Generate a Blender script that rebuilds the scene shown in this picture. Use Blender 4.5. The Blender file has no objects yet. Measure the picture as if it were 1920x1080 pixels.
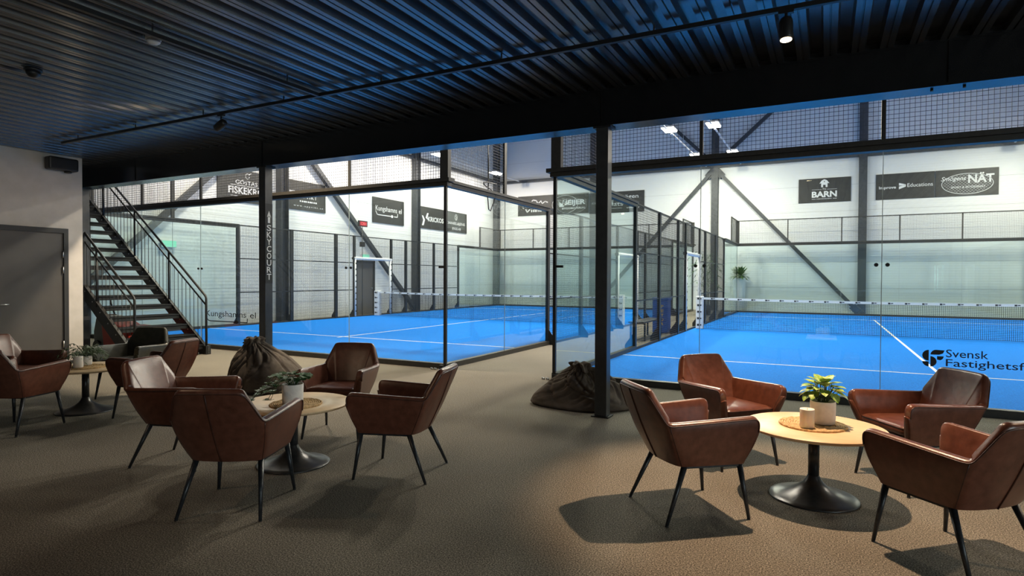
import bpy, bmesh, math, random
from mathutils import Vector, Matrix, noise
random.seed(7)
SC = bpy.context.scene
COL = SC.collection
PI = math.pi
# ------------------------------------------------------------------ camera
F_PX = 1127.67; YAW = 0.48043; PITCH = -0.0158; ROLL = 0.004506
CAM = Vector((3.436, -8.009, 1.446))
cd = bpy.data.cameras.new('camera'); cd.sensor_width = 36; cd.lens = F_PX * 36 / 1920
cd.clip_start = 0.05; cd.clip_end = 200
cam = bpy.data.objects.new('camera', cd); COL.objects.link(cam)
_r = Vector((math.cos(YAW), math.sin(YAW), 0)); _f = Vector((-math.sin(YAW), math.cos(YAW), 0)); _u = Vector((0, 0, 1))
fw = _f * math.cos(PITCH) + _u * math.sin(PITCH); up = -_f * math.sin(PITCH) + _u * math.cos(PITCH)
R = _r * math.cos(ROLL) + up * math.sin(ROLL); U = up * math.cos(ROLL) - _r * math.sin(ROLL)
m = Matrix((R, U, -fw)).transposed().to_4x4(); m.translation = CAM
cam.matrix_world = m
SC.camera = cam
# ------------------------------------------------------------------ world, exposure
w = bpy.data.worlds.new('world'); SC.world = w; w.use_nodes = True
w.node_tree.nodes['Background'].inputs[0].default_value = (0.05, 0.055, 0.06, 1)
w.node_tree.nodes['Background'].inputs[1].default_value = 0.3
vs = SC.view_settings
vs.view_transform = 'Standard'; vs.look = 'None'; vs.gamma = 1; vs.use_curve_mapping = False
vs.exposure = 0.0
FLOOD_W = 205          # each hall floodlight
SPOT_W = 490           # each lounge track spot
FLOOD_PT = 170         # side glow of each floodlight's raised lens
FLOOD_COL = (1.0, 0.91, 0.74)
STAIR_W = 1300         # warm pendant flood over the stair foot
SPOT_COL = (1.0, 0.69, 0.44)
DAY_W = 380            # daylight through the lounge windows on the right
try:
    cy = SC.cycles
    cy.transparent_max_bounces = 32; cy.max_bounces = 7; cy.diffuse_bounces = 4; cy.glossy_bounces = 3
    cy.sample_clamp_indirect = 6.0; cy.caustics_reflective = False; cy.caustics_refractive = False
except Exception:
    pass

# ------------------------------------------------------------------ helpers
def tag(o, label=None, cat=None, group=None, kind=None):
    if label: o['label'] = label
    if cat: o['category'] = cat
    if group: o['group'] = group
    if kind: o['kind'] = kind
    return o
def empty(name, loc=(0, 0, 0), rz=0, label=None, cat=None, group=None, kind=None):
    o = bpy.data.objects.new(name, None); COL.objects.link(o); o.location = loc; o.rotation_euler = (0, 0, rz)
    o.empty_display_size = .1
    return tag(o, label, cat, group, kind)
def base(parent):
    p = parent
    while p is not None and p.parent is not None: p = p.parent
    return Vector(p.location) if p is not None else Vector((0, 0, 0))
class MB:
    def __init__(s): s.v = []; s.f = []; s.sm = []
    def add(s, vs, fs, smooth=False):
        n = len(s.v); s.v += [Vector(a) for a in vs]
        for f in fs: s.f.append([i + n for i in f]); s.sm.append(smooth)
        return s
    def box(s, x0, x1, y0, y1, z0, z1):
        return s.add([(x0,y0,z0),(x1,y0,z0),(x1,y1,z0),(x0,y1,z0),(x0,y0,z1),(x1,y0,z1),(x1,y1,z1),(x0,y1,z1)],
                     [(0,3,2,1),(4,5,6,7),(0,1,5,4),(1,2,6,5),(2,3,7,6),(3,0,4,7)])
    def bar(s, a, b, w, h, upv=(0, 0, 1)):
        a = Vector(a); b = Vector(b); d = (b - a).normalized(); u = Vector(upv)
        if abs(d.dot(u)) > .99: u = Vector((0, 1, 0))
        r = d.cross(u).normalized(); u = r.cross(d).normalized()
        vs = []
        for p in (a, b):
            for i, j in ((-1,-1),(1,-1),(1,1),(-1,1)): vs.append(p + r*(w/2*i) + u*(h/2*j))
        return s.add(vs, [(0,1,2,3),(7,6,5,4),(0,4,5,1),(1,5,6,2),(2,6,7,3),(3,7,4,0)])
    def tube(s, path, r, n=8, caps=True, smooth=True):
        path = [Vector(p) for p in path]; k = len(path)
        rs = r if isinstance(r, (list, tuple)) else [r] * k
        vs = []; ref = None
        for i, p in enumerate(path):
            t = (path[min(i+1, k-1)] - path[max(i-1, 0)]).normalized()
            if ref is None:
                ref = Vector((0, 0, 1)) if abs(t.z) < .9 else Vector((1, 0, 0))
            a = t.cross(ref)
            if a.length < 1e-5: a = t.orthogonal()
            a.normalize(); b = a.cross(t).normalized(); ref = b
            for j in range(n):
                g = 2*PI*j/n; vs.append(p + a*(math.cos(g)*rs[i]) + b*(math.sin(g)*rs[i]))
        fs = []
        for i in range(k-1):
            for j in range(n):
                fs.append((i*n+j, i*n+(j+1)%n, (i+1)*n+(j+1)%n, (i+1)*n+j))
        s.add(vs, fs, smooth)
        if caps:
            o = len(s.v) - len(vs)
            s.f.append([o+j for j in range(n)][::-1]); s.sm.append(False)
            s.f.append([o+(k-1)*n+j for j in range(n)]); s.sm.append(False)
        return s
    def lathe(s, prof, n=32, c=(0, 0, 0), smooth=True, jitter=None):
        c = Vector(c); vs = []; fs = []
        for (r, z) in prof:
            for j in range(n):
                g = 2*PI*j/n; rr = r if jitter is None else r*jitter(g, z)
                vs.append(c + Vector((rr*math.cos(g), rr*math.sin(g), z)))
        k = len(prof)
        for i in range(k-1):
            for j in range(n): fs.append((i*n+j, i*n+(j+1)%n, (i+1)*n+(j+1)%n, (i+1)*n+j))
        s.add(vs, fs, smooth)
        o = len(s.v)-len(vs)
        s.f.append([o+j for j in range(n)][::-1]); s.sm.append(smooth)
        s.f.append([o+(k-1)*n+j for j in range(n)]); s.sm.append(smooth)
        return s
    def rings(s, rings, smooth=True, close=(True, True)):
        n = len(rings[0]); vs = [p for r in rings for p in r]; fs = []
        for i in range(len(rings)-1):
            for j in range(n): fs.append((i*n+j, i*n+(j+1)%n, (i+1)*n+(j+1)%n, (i+1)*n+j))
        s.add(vs, fs, smooth); o = len(s.v)-len(vs)
        if close[0]: s.f.append([o+j for j in range(n)][::-1]); s.sm.append(smooth)
        if close[1]: s.f.append([o+(len(rings)-1)*n+j for j in range(n)]); s.sm.append(smooth)
        return s
    def grid(s, rows, smooth=True):
        n = len(rows[0]); vs = [p for r in rows for p in r]; fs = []
        for i in range(len(rows)-1):
            for j in range(n-1): fs.append((i*n+j, i*n+j+1, (i+1)*n+j+1, (i+1)*n+j))
        return s.add(vs, fs, smooth)
    def mesh(s, name, off=Vector((0, 0, 0)), recalc=False):
        me = bpy.data.meshes.new(name); me.from_pydata([v - off for v in s.v], [], s.f)
        me.polygons.foreach_set('use_smooth', s.sm)
        if recalc:
            bm = bmesh.new(); bm.from_mesh(me); bmesh.ops.recalc_face_normals(bm, faces=bm.faces); bm.to_mesh(me); bm.free()
        me.update(); return me
    def build(s, name, mat, parent=None, recalc=False, local=False, bevel=0):
        off = Vector((0, 0, 0)) if local else base(parent)
        me = s.mesh(name, off, recalc)
        o = bpy.data.objects.new(name, me); COL.objects.link(o)
        if mat: me.materials.append(mat)
        if parent: o.parent = parent
        if bevel:
            b = o.modifiers.new('bevel', 'BEVEL'); b.width = bevel; b.segments = 2; b.limit_method = 'ANGLE'; b.angle_limit = .7
        return o
def B(x0, x1, y0, y1, z0, z1): return MB().box(x0, x1, y0, y1, z0, z1)
def copy_tree(o, parent=None):
    c = o.copy(); COL.objects.link(c); c.parent = parent
    for ch in list(o.children): copy_tree(ch, c)
    return c

# ------------------------------------------------------------------ materials
def new_mat(name):
    mt = bpy.data.materials.new(name); mt.use_nodes = True
    nt = mt.node_tree; return mt, nt, nt.nodes['Principled BSDF'], nt.nodes, nt.links
def plain(name, col, rough=.5, metal=0, spec=.5, emit=None, es=0):
    mt, nt, p, N, L = new_mat(name)
    p.inputs['Base Color'].default_value = (*col, 1); p.inputs['Roughness'].default_value = rough
    p.inputs['Metallic'].default_value = metal; p.inputs['Specular IOR Level'].default_value = spec
    if emit: p.inputs['Emission Color'].default_value = (*emit, 1); p.inputs['Emission Strength'].default_value = es
    return mt
def noisy(name, c1, c2, scale, rough=.5, detail=4, bump=0, bscale=None, lo=.35, hi=.65, metal=0, spec=.5, stretch=None, r2=None):
    mt, nt, p, N, L = new_mat(name)
    tc = N.new('ShaderNodeTexCoord'); src = tc.outputs['Object']
    if stretch:
        mp = N.new('ShaderNodeMapping'); mp.inputs['Scale'].default_value = stretch; L.new(src, mp.inputs['Vector']); src = mp.outputs['Vector']
    nz = N.new('ShaderNodeTexNoise'); nz.inputs['Scale'].default_value = scale; nz.inputs['Detail'].default_value = detail
    L.new(src, nz.inputs['Vector'])
    cr = N.new('ShaderNodeValToRGB'); cr.color_ramp.elements[0].position = lo; cr.color_ramp.elements[1].position = hi
    cr.color_ramp.elements[0].color = (*c1, 1); cr.color_ramp.elements[1].color = (*c2, 1)
    L.new(nz.outputs['Fac'], cr.inputs['Fac']); L.new(cr.outputs['Color'], p.inputs['Base Color'])
    p.inputs['Roughness'].default_value = rough; p.inputs['Metallic'].default_value = metal; p.inputs['Specular IOR Level'].default_value = spec
    if r2 is not None:
        mr = N.new('ShaderNodeMapRange'); mr.inputs['To Min'].default_value = rough; mr.inputs['To Max'].default_value = r2
        L.new(nz.outputs['Fac'], mr.inputs['Value']); L.new(mr.outputs['Result'], p.inputs['Roughness'])
    if bump:
        n2 = N.new('ShaderNodeTexNoise'); n2.inputs['Scale'].default_value = bscale or scale; n2.inputs['Detail'].default_value = 3
        L.new(src, n2.inputs['Vector'])
        b = N.new('ShaderNodeBump'); b.inputs['Strength'].default_value = bump; b.inputs['Distance'].default_value = .01
        L.new(n2.outputs['Fac'], b.inputs['Height']); L.new(b.outputs['Normal'], p.inputs['Normal'])
    return mt
def glass(name, tint):
    mt, nt, p, N, L = new_mat(name); N.remove(p)
    out = N['Material Output']
    lw = N.new('ShaderNodeLayerWeight'); lw.inputs['Blend'].default_value = .5
    pw = N.new('ShaderNodeMath'); pw.operation = 'POWER'; pw.inputs[1].default_value = 5; L.new(lw.outputs['Facing'], pw.inputs[0])
    ml = N.new('ShaderNodeMath'); ml.operation = 'MULTIPLY_ADD'; ml.inputs[1].default_value = .955; ml.inputs[2].default_value = .045; L.new(pw.outputs[0], ml.inputs[0])
    tr = N.new('ShaderNodeBsdfTransparent'); tr.inputs['Color'].default_value = (*tint, 1)
    gl = N.new('ShaderNodeBsdfGlossy'); gl.inputs['Roughness'].default_value = 0.0; gl.inputs['Color'].default_value = (.95, 1, .98, 1)
    mx = N.new('ShaderNodeMixShader'); L.new(ml.outputs[0], mx.inputs[0]); L.new(tr.outputs[0], mx.inputs[1]); L.new(gl.outputs[0], mx.inputs[2])
    L.new(mx.outputs[0], out.inputs['Surface']); return mt
def carpet_mat():
    mt, nt, p, N, L = new_mat('carpet')
    tc = N.new('ShaderNodeTexCoord')
    a = N.new('ShaderNodeTexNoise'); a.inputs['Scale'].default_value = 130; a.inputs['Detail'].default_value = 4
    b = N.new('ShaderNodeTexNoise'); b.inputs['Scale'].default_value = 1.3; b.inputs['Detail'].default_value = 3
    for t in (a, b): L.new(tc.outputs['Object'], t.inputs['Vector'])
    cr = N.new('ShaderNodeValToRGB'); e = cr.color_ramp.elements
    e[0].position = .33; e[0].color = (.050, .045, .037, 1); e[1].position = .70; e[1].color = (.46, .41, .335, 1)
    x = cr.color_ramp.elements.new(.52); x.color = (.205, .184, .150, 1)
    L.new(a.outputs['Fac'], cr.inputs['Fac'])
    hs = N.new('ShaderNodeMix'); hs.data_type = 'RGBA'; hs.blend_type = 'MULTIPLY'; hs.inputs[0].default_value = .3
    c2 = N.new('ShaderNodeValToRGB'); c2.color_ramp.elements[0].position = .35; c2.color_ramp.elements[1].position = .7
    c2.color_ramp.elements[0].color = (.6, .6, .6, 1); c2.color_ramp.elements[1].color = (1, 1, 1, 1)
    L.new(b.outputs['Fac'], c2.inputs['Fac']); L.new(cr.outputs['Color'], hs.inputs[6]); L.new(c2.outputs['Color'], hs.inputs[7])
    L.new(hs.outputs[2], p.inputs['Base Color']); p.inputs['Roughness'].default_value = .95; p.inputs['Specular IOR Level'].default_value = .15
    bp = N.new('ShaderNodeBump'); bp.inputs['Strength'].default_value = .45; bp.inputs['Distance'].default_value = .005
    L.new(a.outputs['Fac'], bp.inputs['Height']); L.new(bp.outputs['Normal'], p.inputs['Normal']); return mt
def panel_mat():
    mt, nt, p, N, L = new_mat('white_wall_panel')
    tc = N.new('ShaderNodeTexCoord'); sx = N.new('ShaderNodeSeparateXYZ'); L.new(tc.outputs['Object'], sx.inputs[0])
    mu = N.new('ShaderNodeMath'); mu.operation = 'MULTIPLY'; mu.inputs[1].default_value = 62; L.new(sx.outputs['Z'], mu.inputs[0])
    sn = N.new('ShaderNodeMath'); sn.operation = 'SINE'; L.new(mu.outputs[0], sn.inputs[0])
    bp = N.new('ShaderNodeBump'); bp.inputs['Strength'].default_value = .25; bp.inputs['Distance'].default_value = .004
    L.new(sn.outputs[0], bp.inputs['Height']); L.new(bp.outputs['Normal'], p.inputs['Normal'])
    p.inputs['Base Color'].default_value = (.78, .78, .77, 1); p.inputs['Roughness'].default_value = .55; return mt
def turf_mat():
    return noisy('blue_turf', (.003, .17, .66), (.006, .25, .88), 60, rough=.85, bump=.35, bscale=220, spec=.15, detail=6)
def wood_mat():
    mt = noisy('beech_veneer', (.74, .52, .30), (.86, .63, .38), 9, rough=.42, detail=5, stretch=(1, 14, 1), lo=.3, hi=.7); return mt
M = {}
M['carpet'] = carpet_mat(); M['panel'] = panel_mat(); M['turf'] = turf_mat(); M['wood'] = wood_mat()
M['white'] = plain('white_paint', (.8, .8, .78), .6)
M['roof'] = plain('grey_roof_sheet', (.30, .31, .33), .6)
M['line'] = plain('court_line_white', (.85, .85, .85), .8)
M['plaster'] = noisy('grey_white_plaster', (.60, .565, .53), (.66, .62, .585), 6, rough=.85)
M['steel'] = noisy('black_powder_coat', (.012, .0125, .014), (.020, .021, .023), 40, rough=.42, spec=.45)
M['rail'] = noisy('dark_bronze_rail', (.026, .024, .021), (.036, .033, .029), 30, rough=.45)
M['hallsteel'] = noisy('dark_grey_steel', (.040, .044, .050), (.060, .064, .072), 12, rough=.5)
M['beam'] = noisy('black_beam_paint', (.007, .0075, .009), (.010, .0105, .012), 8, rough=.20, spec=.7)
M['colsteel'] = noisy('grey_black_column_paint', (.040, .042, .046), (.052, .054, .058), 14, rough=.30, spec=.5)
M['deck'] = noisy('black_deck_paint', (.016, .0165, .020), (.022, .023, .027), 5, rough=.26, spec=.5); M['deck'].node_tree.nodes['Principled BSDF'].inputs['IOR'].default_value = 2.3
M['wire'] = plain('black_wire', (.022, .022, .022), .45)
M['leather'] = noisy('brown_leather', (.100, .032, .018), (.165, .057, .034), 22, rough=.25, detail=8, bump=.05, bscale=160, lo=.3, hi=.72, spec=.55, r2=.38)
M['leather_dark'] = noisy('dark_brown_leather', (.045, .014, .008), (.075, .024, .014), 22, rough=.45, detail=6)
M['olive'] = noisy('dark_olive_leather', (.040, .036, .024), (.062, .056, .038), 18, rough=.30, detail=8, bump=.1, bscale=160, r2=.5)
M['olive_dark'] = plain('dark_olive_trim', (.03, .027, .018), .45)
M['leg'] = noisy('charcoal_leg', (.020, .022, .026), (.034, .037, .042), 60, rough=.35, metal=.3)
M['base'] = noisy('black_table_base', (.016, .016, .017), (.028, .028, .028), 30, rough=.30, spec=.6)
M['bean'] = noisy('brown_canvas', (.118, .093, .076), (.152, .122, .100), 14, rough=.9, bump=.3, bscale=300, spec=.2)
M['pot'] = noisy('white_concrete', (.74, .71, .68), (.88, .86, .84), 14, rough=.8, bump=.15, bscale=60)
M['candle'] = plain('cream_wax', (.92, .87, .80), .5); M['candle'].node_tree.nodes['Principled BSDF'].inputs['Subsurface Weight'].default_value = .35; M['candle'].node_tree.nodes['Principled BSDF'].inputs['Subsurface Radius'].default_value = (.03, .02, .012)
M['wick'] = plain('burnt_wick', (.02, .02, .02), .9)
M['jute'] = noisy('jute_braid', (.46, .29, .13), (.78, .54, .28), 50, rough=.9, bump=.5, bscale=120)
M['jute_dark'] = noisy('black_braid', (.03, .03, .025), (.10, .08, .05), 50, rough=.9, bump=.5, bscale=120)
M['soil'] = plain('soil', (.03, .02, .012), .95)
M['leaf_lime'] = noisy('lime_leaf', (.16, .34, .035), (.46, .56, .12), 45, rough=.45, detail=3)
M['leaf_ivy'] = noisy('ivy_leaf', (.025, .075, .022), (.07, .16, .055), 40, rough=.45)
M['leaf_fern'] = noisy('grey_green_leaf', (.045, .085, .035), (.10, .15, .07), 40, rough=.5)
M['stem'] = plain('stem_green', (.05, .09, .03), .6)
M['door'] = noisy('grey_door', (.078, .072, .070), (.090, .083, .080), 3, rough=.45)
M['frame'] = plain('dark_door_frame', (.030, .031, .034), .5)
M['chrome'] = plain('brushed_metal', (.6, .6, .6), .3, 1)
M['black'] = plain('black_plastic', (.012, .012, .013), .45)
M['plastic_white'] = plain('white_plastic', (.75, .75, .77), .4)
M['sign'] = noisy('charcoal_sign_board', (.032, .031, .030), (.042, .041, .039), 8, rough=.5)
M['signprint'] = plain('white_print', (.78, .78, .78), .6)
M['glass'] = glass('court_glass', (.912, .962, .948))
M['joint'] = plain('clear_silicone', (.42, .46, .46), .4)
M['decal'] = plain('black_vinyl', (.008, .008, .012), .5)
M['decal_navy'] = plain('navy_vinyl', (.006, .010, .06), .5)
M['lamp'] = plain('floodlight_lens', (1, 1, 1), .4, emit=(1, .98, .93), es=14)
M['spotlens'] = plain('spot_lens', (1, 1, 1), .4, emit=(1, .74, .42), es=22)
M['trunk'] = plain('white_trunking', (.62, .62, .62), .5)
M['red'] = plain('red_plastic', (.52, .030, .014), .4)
M['greyplast'] = plain('grey_plastic', (.16, .17, .17), .5)
M['blueplast'] = plain('blue_plastic', (.008, .075, .36), .45)
M['yellow'] = plain('yellow_print', (.75, .45, .03), .5)
M['exit'] = plain('green_exit_sign', (.1, .6, .35), .4, emit=(.55, 1, .8), es=.5)
M['ledoff'] = plain('led_panel', (.09, .008, .012), .4, emit=(1, .02, .06), es=.22)
M['led'] = plain('red_led', (.8, .05, .05), .4, emit=(1, .12, .12), es=1.6)
M['padding'] = noisy('white_vinyl_padding', (.66, .66, .68), (.78, .78, .80), 9, rough=.45, bump=.5, bscale=14)
M['tread'] = noisy('steel_grating', (.006, .006, .0065), (.010, .010, .010), 60, rough=.5)

# ------------------------------------------------------------------ print helpers
def text_mesh(s, shear=0, offset=0, spacing=1.0):
    cu = bpy.data.curves.new('t', 'FONT'); cu.body = s; cu.size = 1; cu.shear = shear; cu.offset = offset; cu.space_character = spacing
    cu.resolution_u = 3
    o = bpy.data.objects.new('t', cu); COL.objects.link(o)
    dg = bpy.context.evaluated_depsgraph_get(); dg.update()
    me = bpy.data.meshes.new_from_object(o.evaluated_get(dg))
    vs = [v.co.copy() for v in me.vertices]; fs = [tuple(p.vertices) for p in me.polygons]
    bpy.data.objects.remove(o); bpy.data.curves.remove(cu); bpy.data.meshes.remove(me)
    return vs, fs
class Plane2:
    """print laid on a flat face: c = centre, x / y = directions on the face"""
    def __init__(s, c, x, y):
        s.c = Vector(c); s.x = Vector(x).normalized(); s.y = Vector(y).normalized(); s.n = s.x.cross(s.y); s.mb = MB()
    def P(s, a, b, h=.002): return s.c + s.x*a + s.y*b + s.n*h
    def text(s, t, cx, cy, w, h, shear=0, offset=0, spacing=1.0):
        vs, fs = text_mesh(t, shear, offset, spacing)
        if not vs: return s
        x0 = min(v.x for v in vs); x1 = max(v.x for v in vs); y0 = min(v.y for v in vs); y1 = max(v.y for v in vs)
        kx = w/(x1-x0); ky = h/(y1-y0) if h else kx
        s.mb.add([s.P((v.x-(x0+x1)/2)*kx+cx, (v.y-(y0+y1)/2)*ky+cy) for v in vs], fs); return s
    def poly(s, pts, h=.002):
        s.mb.add([s.P(a, b, h) for a, b in pts], [tuple(range(len(pts)))]); return s
    def rect(s, x0, x1, y0, y1): return s.poly([(x0,y0),(x1,y0),(x1,y1),(x0,y1)])
    def line(s, pts, w, closed=False):
        k = len(pts); rng = range(k if closed else k-1)
        for i in rng:
            a = Vector(pts[i]).to_2d() if len(pts[i]) > 2 else Vector(pts[i]); b = Vector(pts[(i+1) % k])
            d = (b-a)
            if d.length < 1e-6: continue
            d.normalize(); nn = Vector((-d.y, d.x))*(w/2); e = d*(w*.35)
            s.poly([tuple(a-e-nn), tuple(b+e-nn), tuple(b+e+nn), tuple(a-e+nn)])
        return s
    def ellipse(s, cx, cy, rx, ry, w, n=40, a0=0, a1=2*PI):
        pts = [(cx+rx*math.cos(a0+(a1-a0)*i/n), cy+ry*math.sin(a0+(a1-a0)*i/n)) for i in range(n+1)]
        return s.line(pts, w)
    def dashes(s, x0, x1, y, h, n):
        k = (x1-x0)/n
        for i in range(n): s.rect(x0+i*k, x0+i*k+k*(.55+.25*((i*7) % 3)/2), y-h/2, y+h/2)
        return s
    def build(s, name, mat, parent): return s.mb.build(name, mat, parent)

def kungshamns(pl, cx, cy, w, h):
    """lettering with a plug-and-cord underline"""
    pl.text('Kungshamns', cx - w*.09, cy + h*.12, w*.80, h*.62)
    pl.text('el', cx + w*.44, cy + h*.18, w*.11, h*.46)
    y = cy - h*.42; lw = h*.075
    pl.line([(cx-w*.485, cy-h*.1), (cx-w*.44, y+h*.04), (cx-w*.40, y), (cx+w*.08, y)], lw)
    pl.poly([(cx+w*.07, y-h*.03), (cx+w*.10, y-h*.13), (cx+w*.14, y-h*.13), (cx+w*.17, y), (cx+w*.14, y+h*.13), (cx+w*.10, y+h*.13), (cx+w*.07, y+h*.03)])
    pl.line([(cx+w*.20, y), (cx+w*.33, y), (cx+w*.335, y+h*.3)], lw)
    return pl

# ================================================================== SETTING
LX = -1.943                      # right side of the left court
HX0, HX1, HY1, HZ = -12.72, 11.0, 21.25, 9.6
LW = -7.55                       # lounge left wall
fl = B(-14, 12, -14, 22, -.2, 0).build('floor', M['carpet']); tag(fl, 'grey brown speckled loop carpet of the lounge and corridor', 'carpet floor', kind='structure')
# hall walls of horizontal sandwich panels
def panel_wall(name, label, x0, x1, y0, y1, axis, z0=0, z1=HZ, ph=1.1):
    r = empty(name, (x0, y0, z0), label=label, cat='wall', kind='structure')
    z = z0
    while z < z1 - .01:
        t = min(z + ph, z1); g = .006
        B(x0, x1, y0, y1, z + g/2, t - g/2).build('panel', M['panel'], r)
        z = t
    if axis == 'x': B(x0 - .02 if x0 < 0 else x0+.02, x1 - .012 if x0 < 0 else x1+.02, y0, y1, z0, z1).build('panel_core', M['hallsteel'], r)
    elif axis == 'X': B(x0 + .012, x1 + .02, y0, y1, z0, z1).build('panel_core', M['hallsteel'], r)
    else: B(x0, x1, y0 + .012, y1 + .02, z0, z1).build('panel_core', M['hallsteel'], r)
    return r
panel_wall('wall_left', 'white panelled hall wall behind the left court', HX0 - .15, HX0, -6, HY1, 'x')
panel_wall('wall_back', 'white panelled hall wall behind the far ends of both courts', HX0 - .2, HX1, HY1, HY1 + .15, 'y')
panel_wall('wall_right', 'white panelled hall wall beside the right court', HX1, HX1 + .15, -2, HY1, 'X')
o = B(HX0 - .2, HX1 + .2, -2.0, -1.75, 3.42, HZ).build('wall_front_added', M['hallsteel']); tag(o, 'added unseen dark wall closing the open mezzanine edge to steer bounced light', 'wall', kind='structure')  # invented wall where the mezzanine is open; encloses and tempers the hall's bounce light
o = B(HX0 - .2, HX1 + .2, -2.1, HY1 + .2, HZ, HZ + .15).build('ceiling', M['roof']); tag(o, 'high grey ceiling of the court hall', 'ceiling', kind='structure')
# lounge walls
wl = B(LW - .14, LW, -14, -2.42, 0, 3.60).build('wall_left_lounge', M['plaster']); tag(wl, 'grey white plaster lounge wall with the grey door', 'wall', kind='structure')
o = B(LW - .2, 12, -14.15, -14, 0, 3.60).build('wall_rear_lounge', M['plaster']); tag(o, 'grey white lounge wall behind the viewer', 'wall', kind='structure')
wr = empty('wall_right_lounge', (11.2, -14, 0), label='grey white lounge wall on the right with the daylight windows', cat='wall', kind='structure')
for bx in ((11.2, 11.36, -14, -12.2, 0, 3.6), (11.2, 11.36, -6.4, -1.8, 0, 3.6), (11.2, 11.36, -12.2, -6.4, 0, .5), (11.2, 11.36, -12.2, -6.4, 2.7, 3.6)): B(*bx).build('wall_piece', M['plaster'], wr)
for i in range(3):
    ya = -12.2 + i*1.9333; yb = ya + 1.9333
    wn = empty('window_%d' % (i+1), (11.28, ya, .5), label='daylight window in the right lounge wall, number %d from the rear' % (i+1), cat='window', kind='structure')
    for bx in ((11.25, 11.32, ya, ya+.06, .5, 2.7), (11.25, 11.32, yb-.06, yb, .5, 2.7), (11.25, 11.32, ya+.06, yb-.06, .5, .56), (11.25, 11.32, ya+.06, yb-.06, 2.64, 2.7)): B(*bx).build('window_frame', M['frame'], wn)
    B(11.28, 11.288, ya+.06, yb-.06, .56, 2.64).build('window_pane', M['glass'], wn)
ld = bpy.data.lights.new('window_daylight', 'AREA'); ld.shape = 'RECTANGLE'; ld.size = 2.2; ld.size_y = 5.8; ld.energy = DAY_W; ld.color = (.90, .95, 1.0)
lo = bpy.data.objects.new('window_daylight', ld); COL.objects.link(lo); lo.location = (11.42, -9.3, 1.6); lo.rotation_euler = (0, PI/2, 0)
o = B(-12.9, LW - .14, -6.2, -6.05, 0, 3.60).build('wall_stair_side', M['plaster']); tag(o, 'plain wall closing the stair hall', 'wall', kind='structure')
# corrugated lounge ceiling: trapezoid deck sheets
ceil = empty('ceiling_lounge', (-13, -14, 3.4), label='black corrugated steel deck ceiling of the lounge', cat='ceiling', kind='structure')
PITCHX = .21; ZL, ZU = 3.40, 3.46
prof = [(0, ZL), (.042, ZL), (.045, ZL+.012), (.053, ZL+.012), (.056, ZL), (.098, ZL), (.114, ZU), (.194, ZU), (.21, ZL)]
def deck_sheet(x0, n):
    pts = []
    for k in range(n):
        for (a, z) in prof[:-1]: pts.append((x0 + k*PITCHX + a, z))
    pts.append((x0 + n*PITCHX, ZL))
    mb = MB(); y0, y1 = -14, -1.80
    lo = [[(x, y0, z) for x, z in pts], [(x, y1, z) for x, z in pts]]
    mb.grid(lo, smooth=False)
    hi = [[(x, y1, z + .004) for x, z in pts], [(x, y0, z + .004) for x, z in pts]]
    mb.grid(hi, smooth=False)
    return mb
sheet0 = None
x = -12.98
while x < 11.3:
    if sheet0 is None:
        sheet0 = deck_sheet(0, 5).mesh('deck_sheet', Vector((0, -14, 3.4))); sheet0.materials.append(M['deck'])
    o = bpy.data.objects.new('deck_sheet', sheet0); COL.objects.link(o); o.parent = ceil; o.location = (x + 13, 0, 0)
    x += 5*PITCHX
o = B(-13.2, 11.4, -14.2, -1.80, 3.47, 3.62).build('ceiling_slab', M['hallsteel']); tag(o, 'concrete mezzanine slab above the steel deck', 'slab', kind='structure')

# ------------------------------------------------------------------ black I-beam on the court side of the lounge
bm_ = empty('steel_beam', (-12.9, -1.9, 3.03), label='long black I beam carrying the edge of the lounge ceiling', cat='beam')
B(-12.9, 11.2, -2.04, -1.79, 3.03, 3.05).build('bottom_flange', M['beam'], bm_)
B(-12.9, 11.2, -2.04, -1.79, 3.385, 3.405).build('top_flange', M['beam'], bm_)
B(-12.9, 11.2, -2.025, -2.01, 3.05, 3.385).build('web', M['beam'], bm_)
B(-12.9, 11.2, -1.93, -1.80, 3.405, 3.47).build('closure_strip', M['beam'], bm_)  # strip added to block hall light leaking over the beam
for xx in (-6.75, -3.72, 1.365, 4.31): B(xx-.01, xx+.01, -2.038, -2.025, 3.05, 3.385).build('stiffener', M['beam'], bm_)
for xx in (4.20, 4.42): MB().tube([(xx, -1.95, 3.03), (xx, -1.95, 3.012)], .012, 6).build('bolt', M['beam'], bm_)
def column(x0, label):
    c = empty('steel_column', (x0 + .065, -1.965, 0), label=label, cat='column', group='black square columns under the beam')
    B(x0, x0+.13, -2.03, -1.90, .012, 3.03).build('shaft', M['colsteel'], c, bevel=.006)
    B(x0-.03, x0+.16, -2.05, -1.88, 0, .012).build('foot_plate', M['steel'], c)
    B(x0-.03, x0+.16, -2.04, -1.87, 3.012, 3.03).build('head_plate', M['steel'], c)
    return c
column(1.30, 'black square column standing in the brown bean bag by the corridor')
c2 = column(-3.78, 'black square column carrying the white SKYCOURT lettering')
column(-8.47, 'black square column beside the end of the plaster wall at the stairs')
sg = B(-3.65, -3.647, -2.028, -1.902, 1.36, 2.50).build('lettering_panel', M['black'], c2)
pl = Plane2((-3.647, -1.965, 1.9), (0, 1, 0), (0, 0, 1))
for i, ch in enumerate('SKYCOURT'):
    pl.text(ch, 0, 2.155 - i*.1 - 1.9, .078, .086, offset=.014)
pl.poly([(-.036, .41), (.036, .41), (0, .50)]).rect(-.020, .020, .325, .42)
pl.build('lettering', M['signprint'], sg)

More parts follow.
